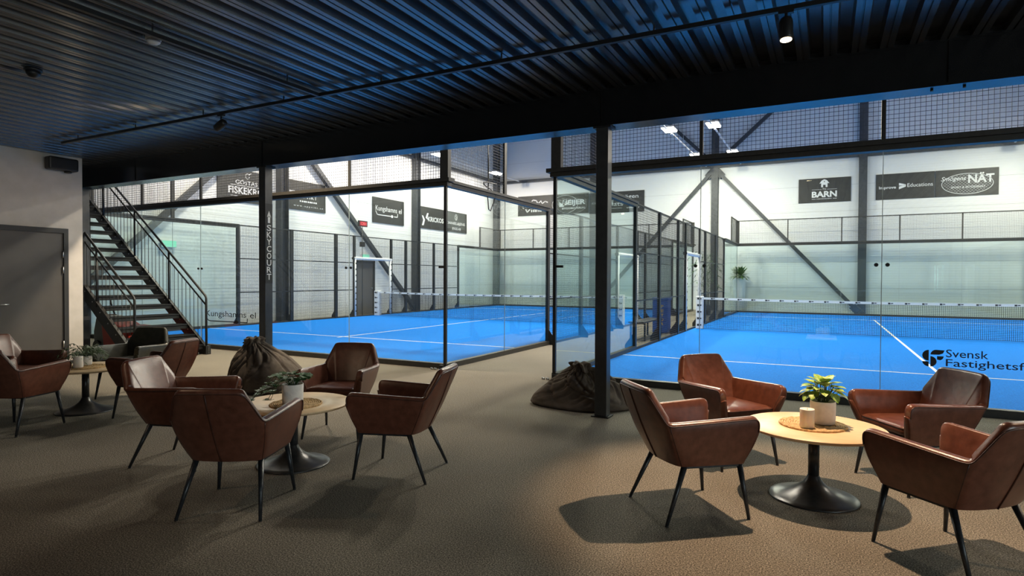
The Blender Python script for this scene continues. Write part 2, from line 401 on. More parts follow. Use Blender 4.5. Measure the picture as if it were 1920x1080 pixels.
# ================================================================== COURTS
def wire_grid(o, u, v, lu, lv, s=.05, r=.0022, parent=None, off=.0):
    """welded wire mesh: origin o, directions u,v, lengths"""
    o = Vector(o); u = Vector(u); v = Vector(v); n = u.cross(v).normalized(); mb = MB()
    k = int(lu / s)
    for i in range(1, k+1):
        a = o + u*(i*s); mb.bar(a, a + v*lv, 2*r, 2*r, n)
    k = int(lv / s)
    for i in range(1, k+1):
        a = o + v*(i*s) + n*(2*r); mb.bar(a, a + u*lu, 2*r, 2*r, n)
    ob = mb.build('wire_mesh', M['wire'], parent); tag(ob, kind='stuff'); return ob

def court(name, x0, label, turf_label, net_label, front):
    x1 = x0 + 10
    root = empty(name, (x0, 0, 0), label=label, cat='padel court', group='indoor padel courts')
    T = .012
    def panel(xa, xb, ya, yb, z0=.085, z1=2.93):
        g = .004
        if abs(xb - xa) > abs(yb - ya): b = B(min(xa, xb)+g, max(xa, xb)-g, ya, yb, z0, z1)
        else: b = B(xa, xb, min(ya, yb)+g, max(ya, yb)-g, z0, z1)
        return b.build('glass_panel', M['glass'], root)
    glassF = [panel(x0 + 2*i, x0 + 2*i + 2, -T, 0) for i in range(5)]
    for i in range(5): panel(x0 + 2*i, x0 + 2*i + 2, 20, 20 + T)
    for sx, xa, xb in ((-1, x0 - T, x0), (1, x1, x1 + T)):
        for ya in (0, 2, 16, 18): panel(xa, xb, ya, ya + 2)
    # rails: bottom channel and two-step top rail
    for (ya, yb, s) in ((-.05, .045, -1), (19.955, 20.05, 1)):
        B(x0-.06, x1+.06, ya, yb, 0, .085).build('bottom_rail', M['rail'], root)
        B(x0-.09, x1+.09, ya - (.03 if s < 0 else 0), yb + (0 if s < 0 else .03), 2.905, 2.965).build('top_rail', M['rail'], root)
        B(x0-.14, x1+.14, ya - (.06 if s < 0 else .02), yb + (.02 if s < 0 else .06), 2.968, 3.025).build('top_rail_cap', M['rail'], root)
    for s, xc in ((-1, x0), (1, x1)):
        a, b = (xc-.05, xc+.045) if s < 0 else (xc-.045, xc+.05)
        for ya, yb in ((.045, 4.0), (16.0, 19.955)):
            B(a, b, ya, yb, 0, .085).build('bottom_rail', M['rail'], root)
            B(a, b, ya, yb, 2.905, 2.965).build('top_rail', M['rail'], root)
            B(a-.03, b+.03, ya-.02, yb, 2.968, 3.012).build('top_rail_cap', M['rail'], root)
        B(a+.03, b-.03, 4.0, 16.0, 0, .05).build('fence_sill', M['rail'], root)
    # corner bars
    for xc, s in ((x0, -1), (x1, 1)):
        for yc, t in ((0, -1), (20, 1)):
            B(xc + s*.028 - .022, xc + s*.028 + .022, yc + t*.028 - .022, yc + t*.028 + .022, .085, 2.905).build('corner_bar', M['steel'], root)
            # upper corner post with bolts
            up_ = B(xc + s*.01 - .075, xc + s*.01 + .075, yc + t*.01 - .045, yc + t*.01 + .045, 3.012, 4.02).build('upper_post', M['rail'], root)
            if t < 0:
                for (dx, dz) in ((-.03, 3.25), (.03, 3.25), (-.055, 3.16), (.055, 3.38), (-.055, 3.52), (.055, 3.58)):
                    p = Vector((xc + s*.01 + dx, yc - .035, dz)); MB().tube([p, p + Vector((0, -.016, 0))], .011, 8).build('bolt', M['chrome'], up_)
    # upper mesh on the ends
    for yc in (0.0, 20.0):
        for i in range(1, 5):
            xx = x0 + 2*i
            B(xx-.022, xx+.022, yc-.015, yc+.025, 3.012, 4.0).build('upper_post', M['rail'], root)
        wire_grid((x0, yc + .03, 3.02), (1, 0, 0), (0, 0, 1), 10, .97, parent=root)
        B(x0, x1, yc - .015, yc + .02, 3.985, 4.02).build('upper_rail', M['rail'], root)
    # upper mesh of the first and last two metres of the sides, fences between
    for s, xc in ((-1, x0), (1, x1)):
        for ya in (0.0, 18.0):
            wire_grid((xc, ya, 3.02), (0, 1, 0), (0, 0, 1), 2, .97, parent=root)
            yp = ya + 2 if ya == 0 else ya
            B(xc-.02, xc+.02, yp-.045, yp+.045, 3.012, 4.02).build('upper_post', M['rail'], root)
            B(xc-.015, xc+.015, ya, ya+2, 3.985, 4.02).build('upper_rail', M['rail'], root)
        for ya, yb in ((4.0, 8.93), (11.05, 16.0)):
            ys = [ya, ya + 2, ya + 4, yb] if ya < 5 else [ya, ya + .95, ya + 2.95, yb]
            for k, yy in enumerate(ys):
                wdt = .06 if 0 < k < 3 else .05
                post = B(xc-.03, xc+.03, yy-wdt, yy+wdt, 0, 3.0).build('mesh_post', M['steel'], root)
                out = -1 if s < 0 else 1
                MB().add([(xc+out*.03, yy-.006, .0), (xc+out*.20, yy-.006, 0), (xc+out*.20, yy-.006, .10), (xc+out*.03, yy-.006, .34),
                          (xc+out*.03, yy+.006, .0), (xc+out*.20, yy+.006, 0), (xc+out*.20, yy+.006, .10), (xc+out*.03, yy+.006, .34)],
                         [(0,1,2,3),(7,6,5,4),(0,4,5,1),(1,5,6,2),(2,6,7,3),(3,7,4,0)]).build('gusset', M['steel'], post)
            for z in (1.0, 2.0, 2.985):
                B(xc-.014, xc+.014, ya, yb, z-.017, z+.017).build('mesh_rail', M['steel'], root)
            wire_grid((xc, ya, .05), (0, 1, 0), (0, 0, 1), yb-ya, 2.94, parent=root)
        # padded entrance frame
        for yy in (8.97, 11.0):
            pd = MB().tube([(xc, yy, .03), (xc, yy, 2.16)], .052, 10).build('padded_jamb', M['padding'], root)
            mk = MB()
            for q in range(9):
                zz = .22 + q*.22
                mk.bar((xc + (.052 if s < 0 else -.052), yy-.02, zz), (xc + (.052 if s < 0 else -.052), yy+.02, zz), .05, .006, (1, 0, 0))
            mk.build('print_marks', M['decal'], pd)
        MB().tube([(xc, 8.90, 2.165), (xc, 11.06, 2.165)], .055, 10).build('padded_lintel', M['padding'], root)
        MB().tube([(xc, 8.87, 2.165), (xc, 8.90, 2.165)], .057, 10).build('lintel_cap', M['black'], root)
        wire_grid((xc, 8.93, 2.24), (0, 1, 0), (0, 0, 1), 2.12, .74, parent=root)
        B(xc-.014, xc+.014, 8.93, 11.05, 2.968, 3.0).build('mesh_rail', M['steel'], root)
    for i in range(1, 5):
        for yc in (-T, 20.0): B(x0+2*i-.0035, x0+2*i+.0035, yc, yc+T, .085, 2.905).build('silicone_joint', M['joint'], root)
    for xc in (x0-T, x1):
        for yc in (2.0, 18.0): B(xc, xc+T, yc-.0035, yc+.0035, .085, 2.905).build('silicone_joint', M['joint'], root)
    # round glass clamps beside the front seams
    for i in range(1, 5):
        for dx in (-.055, .055):
            MB().tube([(x0+2*i+dx, -.032, 1.62), (x0+2*i+dx, -T, 1.62)], .022, 12).build('glass_clamp', M['black'], root)
    for xc, s in ((x0, 1), (x1, -1)):
        B(min(xc-.03*s, xc+.10*s), max(xc-.03*s, xc+.10*s), -.035, -T, 1.605, 1.64).build('corner_clamp', M['black'], root)
        B(xc-.0325, xc+.0325, -.11, -.05, 0, .07).build('foot_block', M['steel'], root)
    mb = MB()
    for xc in (x0, x1):
        for q in range(4):
            p = Vector((xc - .16 + q*.035, -.15 - .02*(q % 2), 0)); mb.tube([p, p + Vector((0, 0, .03))], .012, 6)
    mb.build('anchor_bolts', M['chrome'], root)
    # turf
    tf = empty('court_turf', (x0, 0, 0), label=turf_label, cat='turf')
    B(x0+.045, x1-.045, .045, 19.955, -.01, .012).build('turf_carpet', M['turf'], tf)
    for yy in (3.05, 16.95): B(x0+.05, x1-.05, yy-.025, yy+.025, .012, .0145).build('service_line', M['line'], tf)
    B(x0+4.975, x0+5.025, 2.85, 17.15, .0125, .0150).build('centre_line', M['line'], tf)
    # net
    nt = empty('padel_net', (x0 + 5, 10, .012), label=net_label, cat='net', group='padel nets')
    def sag(t): return .92 - .04*(1 - (2*t-1)**2)
    mb = MB(); n = 240
    for i in range(n+1):
        xx = x0 + .32 + 9.36*i/n; t = i/n
        mb.bar((xx, 10, .02), (xx, 10, sag(t) - .04), .0068, .0068, (0, 1, 0))
    for j in range(21):
        z = .03 + j*.041
        mb.bar((x0+.32, 10.003, z), (x0+9.68, 10.003, z), .0068, .0068)
    tag(mb.build('net_mesh', M['wire'], nt), kind='stuff')
    rows = []
    for dy in (-.008, .008):
        rows.append([(x0 + .3 + 9.4*i/40, 10 + dy, sag(i/40) - .055) for i in range(41)])
        rows.append([(x0 + .3 + 9.4*i/40, 10 + dy, sag(i/40) + .005) for i in range(41)])
    mb = MB(); mb.grid([rows[1], rows[0]]); mb.grid([rows[2], rows[3]]); mb.grid([rows[3], rows[1]])
    band = mb.build('net_band', M['signprint'], nt)
    mk = MB()
    for i in range(26):
        t = (i+.6)/26; z = sag(t) - .025
        mk.box(x0+.3+9.4*t, x0+.3+9.4*t+.05, 9.989, 9.992, z-.02, z+.018); mk.box(x0+.3+9.4*t+.06, x0+.3+9.4*t+.11, 9.989, 9.992, z-.008, z+.012)
    mk.build('print_marks', M['decal'], band)
    for s, xp in ((1, x0+.21), (-1, x1-.21)):
        pd = B(xp-.10, xp+.10, 9.90, 10.10, .012, .96).build('net_post_padding', M['padding'], nt, bevel=.02)
        mk = MB()
        for q in range(5):
            zz = .13 + .19*q; mk.box(xp-.06, xp-.005, 9.894, 9.897, zz-.028, zz+.028); mk.box(xp+.01, xp+.06, 9.894, 9.897, zz-.018, zz+.018)
        mk.build('print_marks', M['decal'], pd)
    return root, glassF
cL, gL = court('padel_court', LX - 10, 'glass and wire mesh padel court on the left, nearer the stairs', 'blue artificial turf with white lines inside the left court',
               'black net with white printed band across the left court', None)
cR, gR = court('padel_court', 0.0, 'glass and wire mesh padel court on the right, behind the lit table', 'blue artificial turf with white lines inside the right court',
               'black net with white printed band across the right court', None)
# vinyl lettering on the front glass
pl = Plane2((-7.04, -.0125, .665), (1, 0, 0), (0, 0, 1)); kungshamns(pl, 0, 0, 1.50, .25); pl.build('lettering', M['decal'], gL[2])
pl = Plane2((4.49, -.0125, .59), (1, 0, 0), (0, 0, 1))
def arc(cx, cy, r, a0, a1, n=10): return [(cx + r*math.cos(math.radians(a0 + (a1-a0)*i/n)), cy + r*math.sin(math.radians(a0 + (a1-a0)*i/n))) for i in range(n+1)]
pl.poly([(-.035, .09)] + arc(-.035, .030, .06, 90, 270, 12))                       # left upper lobe
pl.poly([(-.095, -.037)] + [(-.035, -.037), (-.035, -.092)] + arc(-.035, -.032, .06, 270, 188, 6)[1:])
pl.poly([(-.020, .022)] + arc(-.020, -.035, .057, 90, -90, 12))
pl.poly([(-.020, .040)] + arc(.035, .040, .055, 175, 95, 6) + [(.108, .092), (.095, .06), (.06, .042)])
pl.poly([(.040, .026), (.100, .026)] + arc(.055, .026, .045, -5, -75, 6) + [(.040, -.012)])
pl.build('logo', M['decal'], gR[2])
pl = Plane2((4.61, -.0125, .59), (1, 0, 0), (0, 0, 1))
pl.text('Svensk', .185, .062, .37, .085, offset=.004)
pl.text('Fastighetsförmedling', .66, -.052, 1.32, .105, offset=.004)
pl.build('lettering', M['decal_navy'], gR[2])

# ================================================================== HALL STEEL AND SIGNS
def hcol(x0, x1, y0, y1, label, z1=HZ):
    c = empty('wall_column', ((x0+x1)/2, (y0+y1)/2, 0), label=label, cat='column', group='dark steel columns on the hall walls')
    B(x0, x1, y0, y0+.014, 0, z1).build('flange', M['hallsteel'], c) if x1-x0 > .25 else None
    if x1-x0 > .25:
        B(x0, x1, y1-.014, y1, 0, z1).build('flange', M['hallsteel'], c); B((x0+x1)/2-.02, (x0+x1)/2+.02, y0+.014, y1-.014, 0, z1).build('web', M['hallsteel'], c)
    B(x0-.05, x1+.05, y0-.05, y1+.05, 0, .02).build('foot_plate', M['hallsteel'], c)
    return c
BW = 21.02
for xx, lb in ((-7.1, 'dark steel column on the back wall behind the left court'), (-1.16, 'dark steel column on the back wall where the two braces meet, by the corridor'), (4.78, 'dark steel column on the back wall between the BARN board and the long sign'), (10.7, 'dark steel column on the back wall at the right edge')):
    hcol(xx-.15, xx+.15, BW, HY1, lb)
for yy, lb in ((6.2, 'dark steel column on the left wall between the two nearest sign boards'), (13.55, 'dark steel column on the left wall beside the Kungshamns board')):
    hcol(HX0, HX0+.28, yy-.15, yy+.15, lb)
hcol(HX0, HX0+.28, 20.7, 21.0, 'dark steel column in the far left hall corner')
def girt(name, a, b, w, h, label, cat='beam'):
    o = MB().bar(a, b, w, h).build(name, M['hallsteel']); tag(o, label, cat); return o
girt('wall_girt', (HX0, BW+.1, 6.68), (HX1, BW+.1, 6.68), .12, .14, 'dark horizontal steel beam along the back wall above the sign boards')
girt('wall_girt', (HX0+.1, 1, 6.72), (HX0+.1, 20.9, 6.72), .12, .14, 'dark horizontal steel beam along the left wall above the sign boards')
def brace(a, b, label, n=Vector((0, 1, 0))):
    r = empty('wall_brace', a, label=label, cat='brace', group='diagonal steel braces on the hall walls')
    MB().bar(a, b, .15, .15, n).build('tube', M['hallsteel'], r)
    a = Vector(a); b = Vector(b); d = (b-a).normalized()
    MB().bar(a - d*.1, a + d*.35, .03, .30, n.cross(d)).build('end_plate', M['hallsteel'], r)
    MB().bar(b - d*.35, b + d*.1, .03, .30, n.cross(d)).build('end_plate', M['hallsteel'], r)
brace((-1.05, BW+.08, 6.45), (4.68, BW+.08, .10), 'diagonal steel brace falling right below the BARN board')
brace((-1.27, BW+.08, 6.45), (-7.0, BW+.08, .10), 'diagonal steel brace falling left behind the corridor fence')
brace((-1.05, BW+.08, 6.85), (1.9, BW+.08, 9.5), 'short diagonal brace rising right above the back wall beam')
brace((-1.27, BW+.08, 6.85), (-3.9, BW+.08, 9.5), 'short diagonal brace rising left above the back wall beam')
brace((HX0+.14, 6.25, 6.65), (HX0+.14, 13.45, .12), 'diagonal steel brace on the left wall falling toward the net', Vector((1, 0, 0)))
brace((HX0+.14, 6.15, 6.9), (HX0+.14, -1.0, .12), 'diagonal steel brace on the left wall behind the stairs', Vector((1, 0, 0)))
def sign(c, xd, w, h, label):
    c = Vector(c); xd = Vector(xd); n = xd.cross(Vector((0, 0, 1)))
    b = empty('sign_board', c - Vector((0, 0, h/2)), label=label, cat='sign', group='black sponsor boards on the hall walls')
    MB().bar(c - xd*(w/2) + n*.015, c + xd*(w/2) + n*.015, .03, h).build('board', M['sign'], b)
    return b, Plane2(c + n*.031, xd, (0, 0, 1))
X, Y = (1, 0, 0), (0, 1, 0)
WX = HX0 + .001; WY = HY1 - .001
b, p = sign((3.345, WY, 5.31), X, 2.0, 1.04, 'black BARN sign board with white barn emblem')
p.poly([(-.12, .13), (.12, .13), (.12, .30), (.19, .29), (.10, .42), (0, .47), (-.10, .42), (-.19, .29), (-.12, .30)])
p.text('BARN', 0, -.17, .96, .26, offset=.035); p.text('The', 0, .055, .14, .07, shear=.2)
p.rect(-.48, -.10, .03, .04); p.rect(.10, .48, .03, .04)
for xx in (-.48, .33): p.rect(xx, xx+.15, -.375, -.36)
p.dashes(-.29, .29, -.367, .022, 14)
p.build('print', M['signprint'], b)
p2 = Plane2(p.P(0, 0, .001), X, (0, 0, 1)); p2.rect(-.05, .05, .13, .23); p2.rect(-.02, .02, .35, .39); p2.build('emblem_openings', M['sign'], b)
b, p = sign((6.26, WY, 5.30), X, 2.02, 1.05, 'black Improve Educations sign board left of the fishing net board')
p.text('Improve', -.60, -.05, .60, .15, offset=.02); p.text('Educations', .52, .02, .86, .15, offset=.004)
p.poly([(-.20, -.13), (.04, -.03), (.04, .05), (-.20, -.02)]).poly([(-.20, .13), (.04, .06), (.04, .02), (-.20, .02)]).build('print', M['signprint'], b)
b, p = sign((8.30, WY, 5.30), X, 2.02, 1.05, 'black fishing net company board with oval outline, rightmost on the back wall')
p.ellipse(.02, -.05, .82, .40, .022)
for k in range(-7, 8):
    for sg_ in (-1, 1):
        pts = []
        for i in range(25):
            t = -1 + 2*i/24; xx = k*.11 + sg_*t*.42; yy = t*.40
            if (xx/.80)**2 + (yy/.39)**2 < 1: pts.append((xx+.02, yy-.05))
        if len(pts) > 1: p.line([pts[0], pts[-1]], .005)
p.text('Smögens', -.42, .15, .82, .22, shear=.35, offset=.012); p.text('NÄT', .46, .17, .82, .40, offset=.03)
p.text('SPORT & SKYDDSNÄT', .05, -.17, 1.10, .095, shear=.15, offset=.012)
p.build('print', M['signprint'], b)
b, p = sign((-10.44, WY, 5.36), X, 2.02, 1.05, 'black board with rough white brush lettering, leftmost on the back wall')
for i in range(6): p.ellipse(-.76+i*.19, -.03+.03*(i % 2), .085, .13, .07, 14, .3+i*.5, 5.6+i*.4)
p.line([(-.55, -.16), (-.45, -.34), (-.30, -.20)], .06); p.dashes(-.22, .42, -.28, .13, 6)
p.line([(-.30, .12), (-.10, .30), (.10, .26), (.18, .08)], .06).line([(.22, .10), (.36, .24), (.44, .08), (.6, .2), (.75, .14)], .05)
p.build('print', M['signprint'], b)
b, p = sign((-8.40, WY, 5.36), X, 2.02, 1.05, 'black BEIJER sign board with white oval line')
p.text('BEIJER', .22, .03, 1.25, .34, offset=.04); p.text('BYGGMATERIAL', .20, -.24, 1.30, .10, offset=.01)
p.poly([(-.62, -.15), (-.36, -.15), (-.20, .22), (-.32, .22), (-.45, 0), (-.62, .12)])
p.ellipse(-.30, -.02, .72, .46, .02); p.build('print', M['signprint'], b)
b, p = sign((-5.92, WY, 5.30), X, 2.85, 1.05, 'black smögen sign board with white serif lettering behind the corridor')
p.text('Smögen', .55, .23, 1.15, .26); p.text('plats', -.05, -.12, .8, .27); p.dashes(.55, 1.2, -.3, .06, 8); p.rect(-.4, .3, -.31, -.295)
p.build('print', M['signprint'], b)
b, p = sign((WX, 11.83, 4.20), Y, 2.02, 1.03, 'black Kungshamns el sign board on the left wall')
kungshamns(p, 0, 0, 1.70, .44); p.build('print', M['signprint'], b)
b, p = sign((WX, 14.93, 4.19), Y, 2.0, .98, 'black KRICKOS sign board right of the Kungshamns board')
p.text('KRICKOS', .30, -.04, 1.25, .22, offset=.025)
p.poly([(-.52, .0), (-.40, .22), (-.28, .22), (-.38, .0), (-.28, -.08), (-.36, -.08)]).poly([(-.80, .08), (-.70, .08), (-.56, -.10), (-.66, -.36), (-.80, -.36), (-.70, -.12)])
p.build('print', M['signprint'], b)
b, p = sign((WX, 16.95, 4.19), Y, 2.0, .98, 'black DANIEL & JENS BYGG AB sign board, last on the left wall')
p.text('DANIEL&JENS', 0, -.08, 1.62, .17); p.text('BYGG AB', .05, -.32, .75, .12)
p.ellipse(.0, .24, .10, .13, .05, 16).line([(-.06, .30), (.06, .24), (-.02, .18), (.06, .14)], .03); p.build('print', M['signprint'], b)
b, p = sign((WX, 4.88, 4.28), Y, 2.0, 1.0, 'black GÖSTAS FISKEKROG sign board above the stair end of the court')
p.text('GÖSTAS', .02, .13, .80, .15); p.text('FISKEKROG', .12, -.14, 1.50, .22, offset=.02)
p.rect(-.55, .75, .005, .02); p.rect(-.55, .75, -.33, -.315); p.ellipse(.05, .33, .07, .08, .025, 14, .6, 6.0).line([(.12, .40), (.18, .43)], .02)
p.build('print', M['signprint'], b)
b, p = sign((WX, 7.30, 4.28), Y, 1.92, 1.0, 'black board reading UPPVIKT with web address, by the left wall column')
p.text('UPPVIKT', .08, -.02, .9, .13, spacing=1.3); p.dashes(-.25, .55, -.19, .05, 9); p.text('www.uppvikt.se', .15, -.36, 1.35, .07, spacing=1.5)
p.build('print', M['signprint'], b)
p2 = Plane2(p.c, Y, (0, 0, 1)); p2.rect(-.72, -.46, -.10, .14); p2.build('logo_square', M['signprint'], b)
p2 = Plane2(p.P(0, 0, .002), Y, (0, 0, 1)); p2.ellipse(-.59, .0, .06, .06, .03, 14).line([(-.59, .06), (-.56, .12)], .02); p2.build('logo_ring', M['sign'], b)
# exit door, exit lamps, match clock on the left
d = empty('door_1', (HX0, 10.35, 0), label='grey exit door in the left hall wall behind the padded gate', cat='door', kind='structure')
B(HX0, HX0+.05, 9.88, 10.82, 0, 2.05).build('door_leaf', M['door'], d); B(HX0, HX0+.09, 9.80, 9.88, 0, 2.13).build('door_jamb', M['frame'], d)
B(HX0, HX0+.09, 10.82, 10.90, 0, 2.13).build('door_jamb', M['frame'], d); B(HX0, HX0+.09, 9.80, 10.90, 2.05, 2.13).build('door_head', M['frame'], d)
B(HX0+.05, HX0+.10, 10.70, 10.74, 1.02, 1.06).build('door_handle', M['chrome'], d)
def exit_lamp(c, label, ax):
    e = empty('exit_sign', c, label=label, cat='exit sign', group='green exit signs'); x, y, z = c
    if ax == 'y': B(x-.02, x+.04, y-.22, y+.22, z-.10, z+.10).build('housing', M['plastic_white'], e); B(x+.04, x+.045, y-.20, y+.20, z-.085, z+.085).build('lit_face', M['exit'], e)
    return e
exit_lamp((HX0+.05, 10.35, 2.28), 'lit green exit sign over the grey door behind the padded gate', 'y')
exit_lamp((HX0+.05, 2.35, 2.36), 'lit green exit sign on the left wall seen past the stair rail', 'y')
ck = empty('match_clock', (-12.10, 9.55, 0), label='red digital clock on a thin pole above the left fence', cat='clock')
MB().tube([(-12.10, 9.55, 0), (-12.10, 9.55, 3.4)], .012, 8).build('pole', M['steel'], ck)
B(-12.17, -12.04, 9.47, 9.63, 2.62, 2.80).build('junction_box', M['black'], ck)
hs = B(-12.14, -12.07, 9.34, 9.80, 3.38, 3.60).build('housing', M['black'], ck); B(-12.07, -12.067, 9.37, 9.77, 3.405, 3.575).build('display', M['ledoff'], ck)
pl = Plane2((-12.066, 9.57, 3.49), Y, (0, 0, 1)); pl.text('1201', .01, 0, .30, .11, offset=.01); pl.build('digits', M['led'], ck)

# ================================================================== FLOODLIGHTS
rows = [(.04, 'above the left fence of the right court'), (-1.43, 'above the corridor fence of the left court'), (-11.0, 'above the wall side of the left court'), (9.6, 'above the far right fence')]
ordn = ['nearest the lounge', 'second from the lounge', 'third from the lounge', 'farthest from the lounge']
def flood(x, y, z, label, lamps=True):
    f = empty('floodlight', (x, y, z), label=label, cat='floodlight', group='LED floodlights of the hall')
    B(x-.21, x+.21, y-.36, y+.36, z+.035, z+.085).build('housing', M['trunk'], f)
    B(x-.19, x+.19, y-.34, y+.34, z, z+.035).build('lens', M['lamp'], f)
    if lamps:
        ld = bpy.data.lights.new('floodlight_lamp', 'AREA'); ld.shape = 'RECTANGLE'; ld.size = .38; ld.size_y = .68; ld.energy = FLOOD_W; ld.color = FLOOD_COL
        lo = bpy.data.objects.new('floodlight_lamp', ld); COL.objects.link(lo); lo.location = (0, 0, -.004); lo.parent = f
        ld = bpy.data.lights.new('floodlight_glow', 'POINT'); ld.energy = FLOOD_PT; ld.color = FLOOD_COL; ld.shadow_soft_size = .008
        lo = bpy.data.objects.new('floodlight_glow', ld); COL.objects.link(lo); lo.location = (0, 0, -.010); lo.parent = f
    return f
for xr, where in rows:
    tr = empty('light_trunking', (xr, 1, 6.66), label='thin white light trunking ' + where, cat='light rail', group='light rails under the hall ceiling')
    ends = [1.0] + [q for yy in (3.3, 8.15, 13.05, 17.9) for q in (yy-.365, yy+.365)] + [20.4]
    for a_, b_ in zip(ends[0::2], ends[1::2]): B(xr-.025, xr+.025, a_, b_, 6.565, 6.605).build('trunk', M['trunk'], tr)
    for yy in (5.6, 10.6, 15.4): MB().tube([(xr, yy, 6.605), (xr, yy, HZ)], .006, 6).build('hanger', M['trunk'], tr)
    for k, yy in enumerate((3.3, 8.15, 13.05, 17.9)):
        flood(xr, yy, 6.6, 'square white LED floodlight %s, %s' % (where, ordn[k]))
f = flood(-5.0, -.75, 4.62, 'warm white floodlight hanging over the stair foot', lamps=False)
MB().tube([(-5.0, -.75, 4.70), (-5.0, -.75, HZ)], .008, 6).build('hanger', M['trunk'], f)
ld = bpy.data.lights.new('stair_lamp', 'SPOT'); ld.energy = STAIR_W; ld.color = (1.0, .82, .58); ld.spot_size = math.radians(125); ld.spot_blend = .6; ld.shadow_soft_size = .12
lo = bpy.data.objects.new('stair_lamp', ld); COL.objects.link(lo); lo.parent = f; lo.location = (0, 0, -.03); lo.rotation_euler = (math.radians(-8), 0, 0)

# ================================================================== STAIRS
st = empty('steel_staircase', (-6.9, -1.32, 0), label='black steel staircase with grating treads and bar railings rising left', cat='staircase')
SY0, SY1 = -1.98, -.66; RISE, RUN = .184, .238; NST = 19
sl = RISE/RUN
def sz(xx): return .10 + (-6.94 - xx)*sl
XT = -6.94 - NST*RUN
for yy, nm in ((SY0, 'near'), (SY1, 'far')):
    MB().add([(-6.86, yy-.006, .0), (-7.06, yy-.006, 0), (XT, yy-.006, sz(XT)-.14), (XT, yy-.006, sz(XT)+.11), (-6.90, yy-.006, sz(-6.90)+.11), (-6.80, yy-.006, .10),
              (-6.86, yy+.006, .0), (-7.06, yy+.006, 0), (XT, yy+.006, sz(XT)-.14), (XT, yy+.006, sz(XT)+.11), (-6.90, yy+.006, sz(-6.90)+.11), (-6.80, yy+.006, .10)],
             [(0,1,2,3,4,5),(11,10,9,8,7,6)] + [(i,(i+6),(i+1)%6+6,(i+1)%6) for i in range(6)]).build('stringer', M['steel'], st, recalc=True)
    MB().bar((-6.86, yy, sz(-6.86)+.11), (XT, yy, sz(XT)+.11), .055, .012).build('stringer_flange', M['rail'], st)
    B(-6.90, -6.80, yy-.05, yy+.05, 0, .16).build('foot_bracket', M['steel'], st)
    mb = MB()
    for k in range(4):
        mb.tube([(-6.795, yy, .03+k*.035), (-6.785, yy, .03+k*.035)], .007, 6)
    for k in range(NST-1):
        xx = -7.15 - k*RUN; mb.tube([(xx, yy-.007, sz(xx)+.0), (xx, yy-.013, sz(xx)+.0)], .011, 6)
    mb.build('bolts', M['chrome'], st)
    # railing
    y2 = yy
    def rz(xx): return sz(xx) + .11 + .93
    MB().tube([(-6.86, y2, .16), (-6.86, y2, rz(-6.86)-.03), (-6.885, y2, rz(-6.885)), (XT, y2, rz(XT))], .021, 10).build('handrail', M['steel'], st)
    MB().bar((-6.87, y2, rz(-6.87)-.16), (XT, y2, rz(XT)-.16), .012, .03).build('railing_bar', M['steel'], st)
    for xx in (-7.98, -9.10, -10.22): MB().tube([(xx, y2, sz(xx)), (xx, y2, rz(xx))], .019, 8).build('railing_post', M['steel'], st)
    nb = int((-6.98 - XT)/.118)
    for k in range(nb):
        xx = -6.985 - k*.118
        if min(abs(xx-q) for q in (-7.98, -9.10, -10.22)) < .035: continue
        MB().tube([(xx, y2, sz(xx)+.10), (xx, y2, rz(xx)-.15)], .006, 6).build('baluster', M['steel'], st)
for k in range(NST):
    zt = RISE*(k+1); xa = -6.90 - k*RUN
    t = empty_ = MB(); t.box(xa-.27, xa, SY0+.01, SY1-.01, zt-.036, zt-.024)
    t.box(xa-.014, xa, SY0+.01, SY1-.01, zt-.085, zt)                # nosing
    t.box(xa-.27, xa-.262, SY0+.01, SY1-.01, zt-.06, zt)
    tr = t.build('tread', M['tread'], st)
    g = MB()
    for q in range(7): g.box(xa-.25+q*.035, xa-.246+q*.035, SY0+.01, SY1-.01, zt-.024, zt)
    for q in range(28): g.bar((xa-.262, SY0+.03+q*.0465, zt-.004), (xa-.012, SY0+.03+q*.0465, zt-.004), .004, .006)
    g.build('grating', M['steel'], tr)
B(-12.5, XT, SY0, SY1, 3.44, 3.5).build('landing', M['steel'], st)

# floor scrubber parked under the stairs
sc_ = empty('floor_scrubber', (-8.75, -1.3, 0), label='red and grey floor scrubber machine parked under the stairs', cat='cleaning machine')
def prism(pts, y0, y1):
    n = len(pts); mb = MB()
    mb.add([(a, y0, b) for a, b in pts] + [(a, y1, b) for a, b in pts], [tuple(range(n)), tuple(range(2*n-1, n-1, -1))] + [(i, i+n, (i+1) % n + n, (i+1) % n) for i in range(n)]); return mb
prism([(-9.32, .10), (-8.98, .10), (-9.02, .62), (-9.10, .70), (-9.24, .70), (-9.30, .52), (-9.34, .40)], -1.52, -1.10).build('grey_tank', M['greyplast'], sc_, recalc=True, bevel=.03)
prism([(-8.98, .10), (-8.10, .10), (-8.14, .36), (-8.44, .50), (-8.85, .66), (-9.06, .68)], -1.54, -1.08).build('red_body', M['red'], sc_, recalc=True, bevel=.03)
prism([(-8.30, .40), (-7.75, .36), (-7.72, .46), (-7.85, .54), (-8.30, .56)], -1.46, -1.16).build('red_hood', M['red'], sc_, recalc=True, bevel=.03)
prism([(-8.15, .05), (-7.70, .05), (-7.72, .30), (-8.10, .36)], -1.5, -1.12).build('brush_deck', M['greyplast'], sc_, recalc=True)
for yy in (-1.55, -1.07): MB().tube([(-9.15, yy-.02, .12), (-9.15, yy+.02, .12)], .12, 18).build('wheel', M['black'], sc_)
MB().tube([(-9.22, -1.4, .68), (-9.36, -1.4, .92), (-9.38, -1.4, 1.05), (-9.38, -1.18, 1.05), (-9.36, -1.18, .92), (-9.22, -1.18, .68)], .016, 8).build('push_handle', M['black'], sc_)
B(-9.30, -9.16, -1.42, -1.18, .66, .72).build('control_box', M['black'], sc_, bevel=.01)

sc_.location.x += .36

